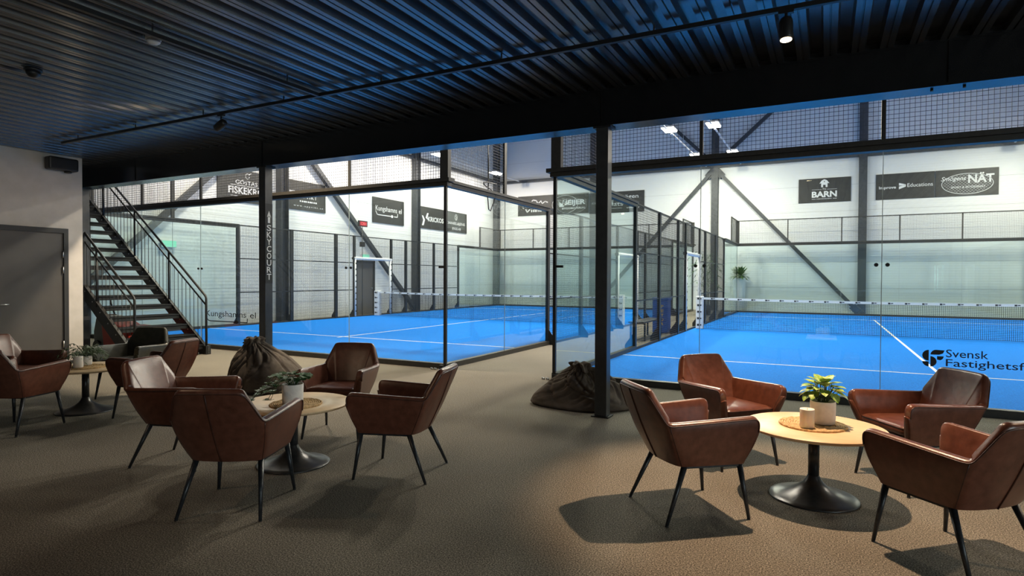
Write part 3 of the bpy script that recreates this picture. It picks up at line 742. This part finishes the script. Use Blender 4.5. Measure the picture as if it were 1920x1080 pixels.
# ================================================================== LOUNGE FIXTURES
d = empty('door_2', (LW, -3.2, 0), label='dark grey flush door with frame in the plaster lounge wall', cat='door', kind='structure')
B(LW, LW+.035, -3.68, -2.725, .01, 2.145).build('door_leaf', M['door'], d)
B(LW, LW+.06, -2.725, -2.66, 0, 2.22).build('door_jamb', M['frame'], d); B(LW, LW+.06, -3.75, -3.68, 0, 2.22).build('door_jamb', M['frame'], d); B(LW, LW+.06, -3.68, -2.725, 2.145, 2.22).build('door_head', M['frame'], d)
for zz in (1.80, 1.55, .35): MB().tube([(LW+.05, -2.735, zz-.055), (LW+.05, -2.735, zz+.055)], .012, 8).build('hinge', M['chrome'], d)
MB().tube([(LW+.035, -3.60, 1.02), (LW+.085, -3.60, 1.02), (LW+.085, -3.48, 1.02)], .010, 8).build('door_handle', M['chrome'], d)
o = B(LW, LW+.012, -2.66, -2.42, 0, .07).build('baseboard_left', M['frame']); tag(o, 'narrow dark baseboard between the grey door and the wall end', 'baseboard', kind='structure')
sp = empty('wall_speaker', (LW, -2.84, 3.25), label='black loudspeaker mounted high on the plaster wall above the door', cat='speaker')
B(LW+.10, LW+.27, -3.02, -2.60, 3.13, 3.33).build('cabinet', M['black'], sp, bevel=.025)
B(LW, LW+.10, -2.90, -2.74, 3.17, 3.29).build('bracket', M['black'], sp); MB().tube([(LW+.18, -2.72, 3.13), (LW+.18, -2.72, 3.105)], .05, 14).build('tweeter', M['black'], sp)
def rail(a, b, label):
    t = empty('light_track', a, label=label, cat='light track', group='black lighting tracks under the ceiling')
    MB().bar(a, b, .036, .034).build('track', M['black'], t)
    a = Vector(a); b = Vector(b); n = int((b-a).length/1.4)
    for i in range(n+1):
        p = a + (b-a)*((i+.3)/(n+.6)); MB().tube([p + Vector((0, 0, .01)), p + Vector((0, 0, .062))], .008, 6).build('hanger', M['black'], t)
    return t
TZ = 3.345
rail((-6.2, -3.36, TZ), (8.0, -3.36, TZ), 'long black lighting track running parallel to the beam')
rail((-1.26, -9.5, TZ), (-1.26, -3.38, TZ), 'black lighting track joining the long track at right angles')
def spot(loc, aim, label, on=True, power=SPOT_W, size=62, blend=.5):
    x, y, z = loc
    r = empty('track_spotlight', loc, label=label, cat='spotlight', group='black track spotlights')
    d = (Vector(aim) - Vector(loc)).normalized()
    B(x-.05, x+.05, y-.017, y+.017, z-.035, z-.005).build('adapter', M['black'], r)
    MB().tube([(x, y, z-.03), (x, y, z-.085)], .010, 8).build('stem', M['black'], r)
    h0 = Vector((x, y, z-.13)) - d*.05
    MB().tube([h0 - d*.025, h0 - d*.01, h0 + d*.02, h0 + d*.125, h0 + d*.14], [.022, .040, .047, .047, .043], 20).build('lamp_head', M['black'], r)
    MB().tube([h0 + d*.1405, h0 + d*.143], .037, 18).build('lens', M['spotlens'] if on else M['black'], r)
    if on:
        ld = bpy.data.lights.new('spot_lamp', 'SPOT'); ld.energy = power; ld.color = SPOT_COL; ld.spot_size = math.radians(size); ld.spot_blend = blend; ld.shadow_soft_size = .03
        lo = bpy.data.objects.new('spot_lamp', ld); COL.objects.link(lo); lo.parent = r
        lo.location = (h0 + d*.16) - Vector(loc); lo.rotation_euler = d.to_track_quat('-Z', 'Y').to_euler()
spot((3.17, -3.36, TZ), (3.25, -3.75, 0), 'lit track spotlight shining down on the right coffee table')
spot((-2.80, -3.36, TZ), (-6.5, -3.2, 1.9), 'track spotlight hanging left of centre, turned toward the plaster wall', power=70, size=50)
spot((-1.26, -7.2, TZ), (-.4, -5.3, 0), 'added unseen track spotlight as fill for the middle seating group', power=40, size=85, blend=.9)  # out-of-view lamp added as lounge fill
spot((6.4, -3.36, TZ), (5.6, -4.8, 0), 'added unseen track spotlight as fill right of the lit coffee table', power=120, size=80, blend=.9)  # another added fill lamp, outside the view on the right
sm = empty('smoke_detector', (-1.41, -5.01, 3.40), label='white round smoke detector on the deck ceiling', cat='smoke detector')
MB().lathe([(.055, 3.40), (.058, 3.385), (.058, 3.365)], 24, (-1.41, -5.01, 0)).build('base', M['plastic_white'], sm)
MB().lathe([(.052, 3.365), (.050, 3.345), (.035, 3.332), (.012, 3.330)], 24, (-1.41, -5.01, 0)).build('sensor_cap', M['plastic_white'], sm)
sm = empty('ceiling_sensor', (-3.2, -5.05, 3.40), label='black dome sensor on the deck ceiling left of the smoke detector', cat='sensor')
MB().lathe([(.072, 3.40), (.075, 3.375)], 24, (-3.2, -5.05, 0)).build('base', M['black'], sm)
MB().lathe([(.060, 3.375), (.055, 3.345), (.035, 3.322), (.008, 3.315)], 24, (-3.2, -5.05, 0)).build('dome', M['black'], sm)
cb = MB()
cb.tube([(LX, 1.35, 3.98), (LX+.01, 1.36, 3.5), (LX+.02, 1.34, 3.15), (LX+.03, 1.30, 2.90), (LX+.03, 1.34, 2.68), (LX+.02, 1.42, 2.66), (LX+.03, 1.54, 2.85), (LX+.05, 1.56, 2.95), (LX+.04, 1.40, 3.04), (LX+.04, 1.16, 3.09), (LX+.05, 1.12, 3.12), (LX+.05, 1.3, 3.15), (LX+.05, 1.58, 3.16)], .010, 7)
o = cb.build('hanging_cable', M['black']); tag(o, 'loose black cable looping down beside the left court corner', 'cable')

# ================================================================== CHAIRS
def chaikin(p, it=2):
    for _ in range(it):
        q = [p[0]]
        for a, b in zip(p[:-1], p[1:]): q += [a.lerp(b, .25), a.lerp(b, .75)]
        q.append(p[-1]); p = q
    return p
half = [  # bottom, top of the outer shell from the arm front to the middle of the back
    ((.243, .240, .352), (.303, .300, .540)), ((.244, .243, .342), (.306, .304, .585)), ((.244, .236, .335), (.308, .296, .612)), ((.243, .222, .333), (.308, .276, .623)), ((.240, .180, .333), (.307, .232, .623)),
    ((.231, .02, .333), (.300, .0, .611)), ((.222, -.110, .333), (.292, -.222, .602)),
    ((.218, -.140, .333), (.288, -.262, .600)), ((.210, -.162, .333), (.280, -.285, .606)), ((.188, -.178, .333), (.268, -.300, .628)),
    ((.138, -.192, .333), (.224, -.358, .742)), ((.124, -.195, .333), (.206, -.376, .777)), ((.104, -.198, .333), (.180, -.388, .790)), ((.072, -.202, .333), (.140, -.394, .792)), ((0, -.208, .333), (0, -.402, .794))]
ctl = [(Vector(a), Vector(b)) for a, b in half]
ctl = ctl + [(Vector((-a.x, a.y, a.z)), Vector((-b.x, b.y, b.z))) for a, b in ctl[-2::-1]]
bots = chaikin([a for a, b in ctl]); tops = chaikin([b for a, b in ctl])
def chair_shell(th=.050):
    n = len(bots); mids = [(a+b)/2 for a, b in zip(bots, tops)]; cols = []; rims = []; seams = {}
    for i in range(n):
        ii = min(max(i, 18), n-19)                       # the arm fronts keep the direction of the straight arm
        t = mids[ii+3] - mids[ii-3]; t.z *= .2; upv = (tops[ii]-bots[ii]).normalized()
        nin = t.cross(upv); nin.normalize()
        c = Vector((0, .05, mids[ii].z)) - mids[ii]; upv = (tops[i]-bots[i]).normalized()
        if nin.dot(c) < 0: nin = -nin
        col = []
        for k in range(7):
            s = k/6; p = bots[i].lerp(tops[i], s*.955) - nin*(.010*math.sin(PI*s)); col.append(p)
        rc = bots[i].lerp(tops[i], .955) + nin*(th/2); rr = th/2; hh = (tops[i]-bots[i]).length*.045
        for k in range(1, 6):
            g = PI*k/6; col.append(rc - nin*(rr*math.cos(g)) + upv*(hh*1.0*math.sin(g)))
        for k in range(7):
            s = 1 - k/6; p = bots[i].lerp(tops[i], s*.955) + nin*(th + .006*math.sin(PI*s)); col.append(p)
        cols.append(col); rims.append(col[6] - nin*.001 + upv*.004)
    mb = MB(); mb.grid(cols)
    # arm fronts closed with a rounded nose
    for e, fwd in ((0, 1), (-1, 1)):
        c = cols[e]; m_ = len(c); nn_ = (c[0] - c[-1]).normalized(); t = Vector((0, 1, .05)); t = (t - nn_*t.dot(nn_)).normalized()
        prev = c
        for q in (1, 2, 3):
            g = PI/2*q/3; ring = []
            for k in range(m_):
                mid = (c[k] + c[m_-1-k])/2; ring.append(mid + (c[k]-mid)*math.cos(g)*(1 if q < 3 else 1) + t*(.020*math.sin(g)))
            mb.grid([prev, ring] if e == 0 else [ring, prev]); prev = ring
    # underside
    outer = [c[0] for c in cols]; inner = [c[-1] for c in cols]
    mb.grid([outer, inner], smooth=False)
    return mb, cols, rims
def rounded_outline(pts, r, n=5):
    out = []; k = len(pts)
    for i in range(k):
        p = Vector(pts[i]); a = Vector(pts[i-1]); b = Vector(pts[(i+1) % k]); da = (a-p).normalized(); db = (b-p).normalized()
        s = p + da*r; e = p + db*r
        for j in range(n+1):
            t = j/n; out.append(s*(1-t)**2 + p*2*t*(1-t) + e*t**2)
    return out
def inset_ring(pts, d, z):
    c = sum((p for p in pts), Vector((0, 0)))/len(pts)
    return [Vector((p.x + (c.x-p.x)*d, p.y + (c.y-p.y)*d, z)) for p in pts]
def make_chair(name, leather, dark):
    r = empty(name)
    mb, cols, rims = chair_shell()
    sh = mb.mesh('shell', recalc=True); o = bpy.data.objects.new('shell', sh); sh.materials.append(leather); COL.objects.link(o); o.parent = r
    MB().tube(rims, .0042, 6).build('rim_piping', dark, o, local=True)
    n = len(cols); mid = n//2
    MB().tube([cols[mid][k] - Vector((0, .0015, 0)) for k in range(7)], .0045, 6).build('back_seam', dark, o, local=True)
    ci = min(range(n//2), key=lambda i: (bots[i] - Vector((.214, -.152, .333))).length)
    for i in (ci, n-1-ci): MB().tube([cols[i][k] for k in range(7)], .0028, 6).build('corner_seam', dark, o, local=True)
    ol = rounded_outline([(.210, .240), (-.210, .240), (-.158, -.165), (.158, -.165)], .05)
    MB().rings([inset_ring(ol, .10, .335), inset_ring(ol, .02, .340), inset_ring(ol, .02, .395), inset_ring(ol, .3, .396)]).build('seat_base', dark, r, recalc=True, local=True)
    ol = rounded_outline([(.226, .275), (-.226, .275), (-.176, -.200), (.176, -.200)], .055)
    MB().rings([inset_ring(ol, .12, .396), inset_ring(ol, .03, .400), inset_ring(ol, 0, .415), inset_ring(ol, 0, .436), inset_ring(ol, .025, .452), inset_ring(ol, .12, .463), inset_ring(ol, .4, .470), inset_ring(ol, .8, .474)]).build('seat_cushion', leather, r, recalc=True, local=True)
    MB().tube(inset_ring(ol, .004, .446) + [inset_ring(ol, .004, .446)[0]], .004, 6).build('cushion_piping', dark, r, local=True)
    fr = MB()
    for s in (-1, 1): fr.bar((s*.200, -.135, .327), (s*.222, .228, .327), .025, .016)
    fr.bar((-.21, .215, .327), (.21, .215, .327), .025, .016); fr.bar((-.19, -.125, .327), (.19, -.125, .327), .025, .016)
    fr.build('seat_frame', M['leg'], r, local=True)
    for (tx, ty, bx, by) in ((-.222, .225, -.258, .268), (.222, .225, .258, .268), (-.198, -.130, -.250, -.270), (.198, -.130, .250, -.270)):
        lg = MB().tube([(tx, ty, .330), (bx, by, .006)], [.0185, .0100], 14).build('leg', M['leg'], r, local=True)
        MB().tube([(bx, by, .006), (bx, by, 0)], .0105, 12).build('glide', M['black'], lg, local=True)
    return r
chair0 = make_chair('armchair', M['leather'], M['leather_dark'])
def place(root, x, y, deg, label, group):
    root.location = (x, y, 0); root.rotation_euler = (0, 0, math.radians(deg)); tag(root, label, 'armchair', group)
spec = [
 (2.67, -4.13, -48.9, 'brown leather armchair left of the lit table, back to the viewer, shadow at its feet', 'armchairs around the lit right table'),
 (2.748, -2.919, -133.9, 'brown leather armchair behind the lit table on its left, facing the viewer', 'armchairs around the lit right table'),
 (4.02, -2.90, 124, 'brown leather armchair behind the lit table on its right, below the navy lettering', 'armchairs around the lit right table'),
 (4.058, -4.17, 43.0, 'brown leather armchair in the right foreground, cut by the picture edge', 'armchairs around the lit right table'),
 (.133, -5.429, 27.5, 'brown leather armchair in front of the middle table showing its seamed back', 'armchairs around the middle table'),
 (.634, -4.404, 106.3, 'brown leather armchair right of the middle table, seen from its side', 'armchairs around the middle table'),
 (-.564, -3.779, -157.5, 'brown leather armchair behind the middle table, facing the viewer', 'armchairs around the middle table'),
 (-1.046, -5.005, -69.2, 'brown leather armchair left of the middle table with a pale sheen on its backrest', 'armchairs around the middle table'),
 (-3.331, -5.156, 24.7, 'dark brown armchair in front of the left table at the left edge', 'armchairs around the left table'),
 (-4.30, -4.72, -74, 'brown armchair left of the left table, partly behind another at the left edge', 'armchairs around the left table'),
 (-2.80, -4.15, 106, 'brown armchair right of the left table, behind the one with the pale sheen', 'armchairs around the left table'),
]
for i, s in enumerate(spec):
    r = chair0 if i == 0 else copy_tree(chair0)
    place(r, *s)
ol_ = make_chair('armchair', M['olive'], M['olive_dark'])
place(ol_, -4.05, -3.66, -157, 'dark olive leather armchair in front of the stair foot', 'armchairs around the left table')

# ================================================================== TABLES AND WHAT STANDS ON THEM
TZ0 = .475
def table(x, y, label):
    t = empty('coffee_table', (x, y, 0), 0, label, 'coffee table', 'round pedestal coffee tables')
    MB().lathe([(.405, TZ0-.024), (.425, TZ0-.016), (.430, TZ0-.004), (.427, TZ0), (.2, TZ0)], 64, (x, y, 0)).build('table_top', M['wood'], t)
    MB().lathe([(.20, TZ0-.038), (.20, TZ0-.024)], 24, (x, y, 0)).build('mounting_plate', M['base'], t)
    MB().lathe([(.034, .10), (.034, TZ0-.03)], 24, (x, y, 0)).build('column', M['base'], t)
    pr = [(.272, 0), (.275, .006), (.268, .011), (.235, .018), (.19, .030), (.14, .049), (.095, .075), (.062, .103), (.045, .128), (.038, .145), (.036, .15)]
    MB().lathe(pr, 56, (x, y, 0)).build('trumpet_base', M['base'], t)
    return t
table(3.38, -3.55, 'round wood table under the spotlight with the lime green plant')
table(-.22, -4.66, 'round table in the middle group with the ivy plant')
table(-3.62, -4.40, 'round table at the left edge among dark chairs')
def mat_(x, y, label, r=.205):
    z0 = TZ0
    t = empty('placemat', (x, y, z0), 0, label, 'placemat', 'round braided placemats')
    MB().lathe([(r-.01, z0+.0005), (r-.008, z0+.004)], 40, (x, y, 0)).build('backing', M['jute'], t)
    k = 0; rr = .012
    while rr < r:
        pts = []; n = max(12, int(rr*220))
        for i in range(n+1):
            g = 2*PI*i/n; pts.append((x + rr*math.cos(g), y + rr*math.sin(g), z0 + .006 + .0022*math.sin(i*2.4 + k)))
        MB().tube(pts, .0078, 6, caps=False).build('braid', M['jute'], t)
        rr += .0145; k += 1
    return t
mat_(3.37, -3.53, 'jute placemat under the lime green plant'); mat_(-.15, -4.70, 'jute placemat under the ivy pot', .19); mat_(-3.58, -4.42, 'jute placemat under the trailing plant on the left table', .20)
MZ = TZ0 + .0155
def pot(x, y, label, r=.066, h=.125, name='plant_pot'):
    pr = [(r*.90, MZ), (r*.97, MZ+.006), (r, MZ+.03), (r*1.03, MZ+h-.004), (r*1.015, MZ+h), (r*.93, MZ+h), (r*.90, MZ+h-.02), (r*.2, MZ+h-.022)]
    return pr
def leaf(mb_, p, d, l, wd, curl=.25, fold=.12):
    """an oval leaf blade of 2 x 6 quads, folded on its midrib and drooping"""
    p = Vector(p); d = Vector(d).normalized(); side = d.cross(Vector((0, 0, 1)))
    if side.length < .05: side = Vector((1, 0, 0))
    side.normalize(); nrm = side.cross(d).normalized(); rows_ = []
    for i in range(7):
        t = i/6; ww = wd*math.sin(PI*min(1, t*.96+.03))**.75*(1 - .25*t)
        c = p + d*(l*t) + nrm*(-curl*l*t*t + .02*l*math.sin(t*9))
        rows_.append([c - side*ww + nrm*(fold*ww), c - side*ww*.5 + nrm*(fold*ww*.9), c, c + side*ww*.5 + nrm*(fold*ww*.9), c + side*ww + nrm*(fold*ww)])
    return mb_.grid(rows_)
def potted(name, x, y, label, kind):
    t = empty(name, (x, y, MZ), 0, label, 'potted plant', 'potted plants on the coffee tables')
    r, h = (.076, .150) if kind != 'fern' else (.062, .10)
    MB().lathe(pot(x, y, '', r, h), 36, (x, y, 0)).build('pot', M['pot'], t)
    MB().lathe([(r*.88, MZ+h-.022), (r*.86, MZ+h-.016)], 24, (x, y, 0)).build('soil', M['soil'], t)
    top = Vector((x, y, MZ+h-.015)); rnd = random.Random(len(label))
    if kind == 'lime':
        for i in range(34):
            q = (i + .5)/34; g = i*2.4 + rnd.uniform(-.2, .2); rad = .012 + .092*q**.6; hz = .135*(1 - (rad/.125)**2) + .014*rnd.random()
            a = top + Vector((math.cos(g)*.02, math.sin(g)*.02, 0)); e = top + Vector((math.cos(g)*rad, math.sin(g)*rad, hz + .01))
            el = 1.0 - 1.5*q + rnd.uniform(-.15, .15)
            d_ = Vector((math.cos(g)*math.cos(el), math.sin(g)*math.cos(el), math.sin(el)))
            lf = leaf(MB(), e - d_*.02, d_, .074 + .022*rnd.random(), .034 + .009*rnd.random(), .30, .22).build('leaf', M['leaf_lime'], t)
            MB().tube([a, (a+e)/2 + Vector((0, 0, .01)), e], .0022, 5).build('stalk', M['stem'], lf)
    elif kind == 'ivy':
        for i in range(20):
            g = i*2.4; out = .065 + .05*rnd.random(); left = math.cos(g - 3.7) > .25
            L_ = 4 if not left else 7
            pts = [top + Vector((math.cos(g)*.02, math.sin(g)*.02, 0))]
            for k in range(1, L_):
                pts.append(top + Vector((math.cos(g)*(.02+out*.40*k), math.sin(g)*(.02+out*.40*k), 0.075*math.sin(min(k, 4)*.62) - (.030*max(0, k-3)**1.25 if left else .004*k) + .012*rnd.random())))
            v = MB().tube(pts, .0020, 5).build('vine', M['stem'], t)
            for k in range(1, L_):
                for s in (-1, 1):
                    a = g + s*1.0 + rnd.uniform(-.4, .4); c = pts[k]
                    l = .042 + .018*rnd.random(); d = Vector((math.cos(a), math.sin(a), rnd.uniform(-.3, .5))).normalized(); sd = d.cross(Vector((0, 0, 1))).normalized(); nn = sd.cross(d)
                    sh_ = [(0, 0), (-.55, .10), (-.42, .42), (-.5, .62), (-.18, .62), (0, 1.0), (.18, .62), (.5, .62), (.42, .42), (.55, .10)]
                    vs_ = [c + sd*(px*l*.9) + d*(py*l) + nn*(.12*l*abs(px) - .15*l*py*py) for px, py in sh_]
                    MB().add(vs_, [(0,1,2),(0,2,3),(0,3,4),(0,4,5),(0,5,6),(0,6,7),(0,7,8),(0,8,9)]).build('leaf', M['leaf_ivy'], v)
    else:
        for i in range(34):
            g = i*2.4; out = .12 + .10*rnd.random(); hgt = .07 + .10*rnd.random(); droop = .06 + .10*rnd.random()
            pts = []
            for k in range(6):
                s = k/5; pts.append(top + Vector((math.cos(g)*(.01 + out*s*1.15), math.sin(g)*(.01 + out*s*1.15), hgt*math.sin(s*2.0)*1.1 - droop*s*s*.9)))
            mb_ = MB().tube(pts, [.0028]*5 + [.001], 4)
            for k in range(1, 6):
                for s in (-1, 1):
                    a = g + s*.9; leaf(mb_, pts[k], (math.cos(a), math.sin(a), .25*rnd.uniform(-1, 1)), .058, .0066, .4)
            mb_.build('sprig', M['leaf_fern'], t)
potted('potted_plant', 3.43, -3.50, 'lime green leafy plant in a white pot on the lit table', 'lime')
potted('potted_plant', -.14, -4.74, 'dark green ivy in a white pot on the middle table', 'ivy')
potted('potted_plant', -3.66, -4.38, 'feathery grey green plant on the left table', 'fern')
def candle(x, y, label, r=.044, h=.118, z=MZ):
    t = empty('pillar_candle', (x, y, z), 0, label, 'candle', 'white pillar candles')
    MB().lathe([(r*.96, z), (r, z+.004), (r, z+h-.004), (r*.97, z+h+.001), (r*.85, z+h-.003), (r*.3, z+h-.010)], 28, (x, y, 0), jitter=lambda g, zz: 1 + (.02*math.sin(3*g) if zz > z+h-.008 else 0)).build('wax', M['candle'], t)
    MB().tube([(x, y, z+h-.010), (x+.002, y, z+h+.006)], .0014, 6).build('wick', M['wick'], t)
candle(3.34, -3.67, 'cream pillar candle in front of the lime green plant')
candle(-3.52, -4.52, 'cream pillar candle in front of the feathery plant on the left table', z=MZ)

# ================================================================== BEAN BAGS
def bean_bag(name, loc, rz, label, W, D, H, seed, lean, spread):
    """slumped sack: wide sagging base, pulled up to a gathered neck, cloth folds running from neck to hem"""
    t = empty(name, loc, rz, label, 'bean bag', 'brown bean bags'); mb = MB(); rings = []; n = 140; k = 56
    for i in range(k+1):
        s = i/k; z = H*s
        f = (1 - s**1.55)**.92 if s < 1 else 0
        f = f*.86 + .14 if s < .93 else (f*.86 + .14)*(1-((s-.93)/.07)**2*.55)
        if s < .08: f *= .93 + .07*math.sin(s/.08*PI/2)
        ring = []
        for j in range(n):
            g = 2*PI*j/n; c_, s_ = math.cos(g), math.sin(g)
            e = 1 + spread*max(0, c_)*(1-s)**1.5
            x_ = c_*W/2*f*e; y_ = s_*D/2*f*(1 + .10*math.sin(2*g + seed)*(1-s))
            swirl = g + .9*s + .35*math.sin(3*s + seed)
            sw2 = g - 1.4*s + seed
            a1 = noise.noise(Vector((math.cos(swirl)*1.5 + seed, math.sin(swirl)*1.5, s*.9)))
            a2 = noise.noise(Vector((math.cos(sw2)*3.4 + seed, math.sin(sw2)*3.4, s*1.6 + 4)))
            a3 = noise.noise(Vector((math.cos(g)*6 + seed, math.sin(g)*6, s*4)))
            ridge = -.034*math.exp(-(a1/.07)**2)*(.4 + .8*s) - .020*math.exp(-(a2/.07)**2)*(.3 + s) - .016*math.exp(-(a3/.10)**2)*s**2
            hor = .030*a1
            big = .070*noise.noise(Vector((c_*1.2 + seed, s_*1.2, s*1.6 + seed)))
            amp = min(1, s*6)*(1 if s < .95 else .6)
            d = (ridge + hor + big)*amp
            ring.append(Vector((x_ + lean[0]*s**1.3 + c_*d, y_ + lean[1]*s**1.3 + s_*d, max(.004, z + .5*d*min(1, s*3)))))
        rings.append(ring)
    rings.insert(0, [Vector((p.x*.95, p.y*.95, .001)) for p in rings[0]])
    mb.rings(rings); mb.build('bag', M['bean'], t, recalc=True, local=True)
    top = Vector((lean[0], lean[1], H)); nk = []
    for i in range(9):
        s = i/8; rr = (.12, .105, .095, .098, .105, .100, .085, .055, .020)[i]; zz = (-.06, -.035, -.015, .0, .014, .026, .032, .030, .018)[i]; ring = []
        for j in range(64):
            g = 2*PI*j/64; q = rr*(1 + .22*math.cos(7*g + seed + 2*s) + .12*math.cos(11*g))
            ring.append(top + Vector((math.cos(g)*q + .03*s, math.sin(g)*q, zz + .012*math.cos(5*g + seed))))
        nk.append(ring)
    MB().rings(nk).build('gathered_neck', M['bean'], t, recalc=True, local=True)
    return t
bean_bag('bean_bag', (-3.05, -2.56, 0), math.radians(8), 'slumped brown bean bag in front of the SKYCOURT column', 1.02, .92, .62, 1.7, (-.22, .06), .62)
bean_bag('bean_bag', (1.12, -1.47, 0), math.radians(198), 'large brown bean bag behind the column at the corridor mouth', 1.02, .80, .46, 5.3, (.16, .06), .52)

# ================================================================== CORRIDOR FURNITURE
bn = empty('corridor_bench', (-.45, 6.7, 0), label='low dark bench standing along the corridor fence', cat='bench')
for q in range(3): B(-.64+q*.13, -.53+q*.13, 5.7, 7.5, .42, .45).build('slat', M['steel'], bn)
for yy in (5.85, 7.35):
    B(-.64, -.60, yy-.02, yy+.02, 0, .42).build('leg', M['steel'], bn); B(-.31, -.27, yy-.02, yy+.02, 0, .42).build('leg', M['steel'], bn); B(-.64, -.27, yy-.02, yy+.02, .39, .42).build('cross_bar', M['steel'], bn)
bi = empty('recycling_bin', (-.46, 8.2, 0), label='blue bottle collection bin with yellow letters at the corridor fence', cat='bin')
B(-.66, -.26, 7.98, 8.38, .02, .88).build('body', M['blueplast'], bi, bevel=.02); lid = B(-.68, -.24, 7.96, 8.40, .88, .95).build('lid', M['blueplast'], bi, bevel=.015)
MB().tube([(-.46, 8.18, .95), (-.46, 8.18, .956)], .07, 18).build('opening', M['black'], lid)
pl = Plane2((-.46, 7.979, .45), (1, 0, 0), (0, 0, 1))
for i, ch in enumerate('PETOR'): pl.text(ch, .06, .27 - i*.115, .07, .075, offset=.02)
pl.build('lettering', M['yellow'], bi)
pn = empty('tall_planter', (.08, 20.62, 0), label='green shrub in a tall white planter behind the far corner of the right court', cat='potted plant')
MB().lathe([(.13, 0), (.15, .02), (.20, 1.45), (.20, 1.52), (.17, 1.52), (.16, 1.45), (.03, 1.45)], 28, (.08, 20.62, 0)).build('planter', M['plastic_white'], pn)
rnd = random.Random(3); fb = MB()
for i in range(210):
    g = rnd.random()*2*PI; el = rnd.uniform(-.3, 1.5); d = Vector((math.cos(g)*math.cos(el), math.sin(g)*math.cos(el), math.sin(el)))
    leaf(fb, Vector((.08, 20.62, 1.60)) + d*rnd.uniform(.02, .24), d + Vector((0, 0, .1)), .28, .030, .35)
tag(fb.build('foliage', noisy('shrub_leaf', (.05, .14, .02), (.22, .30, .05), 12, rough=.5), pn), kind='stuff')
pm = empty('potted_palm', (-.85, 17.3, 0), label='tall leafy palm standing in the corridor near the far end', cat='potted plant')
MB().lathe([(.16, 0), (.20, .4), (.18, .4), (.05, .38)], 24, (-.85, 17.3, 0)).build('pot', M['black'], pm)
for q in range(4): MB().tube([(-.85+.03*q, 17.3, .36), (-.85+.06*(q-1.5), 17.3+.05*(q-1.5), 1.3+.25*q)], .014, 6).build('trunk', M['stem'], pm)
for i in range(26):
    g = i*2.4; z0 = .9 + .055*i; pts = [Vector((-.85, 17.3, z0)) + Vector((math.cos(g)*.62*s, math.sin(g)*.62*s, .42*math.sin(s*2.1) - .30*s*s)) for s in (0, .2, .4, .6, .8, 1)]
    fb = MB().tube(pts, [.006]*5 + [.002], 4)
    for k in range(1, 6):
        for s in (-1, 1): leaf(fb, pts[k], (math.cos(g+s*.8), math.sin(g+s*.8), -.1), .24, .018, .4)
    fb.build('frond', M['leaf_ivy'], pm)
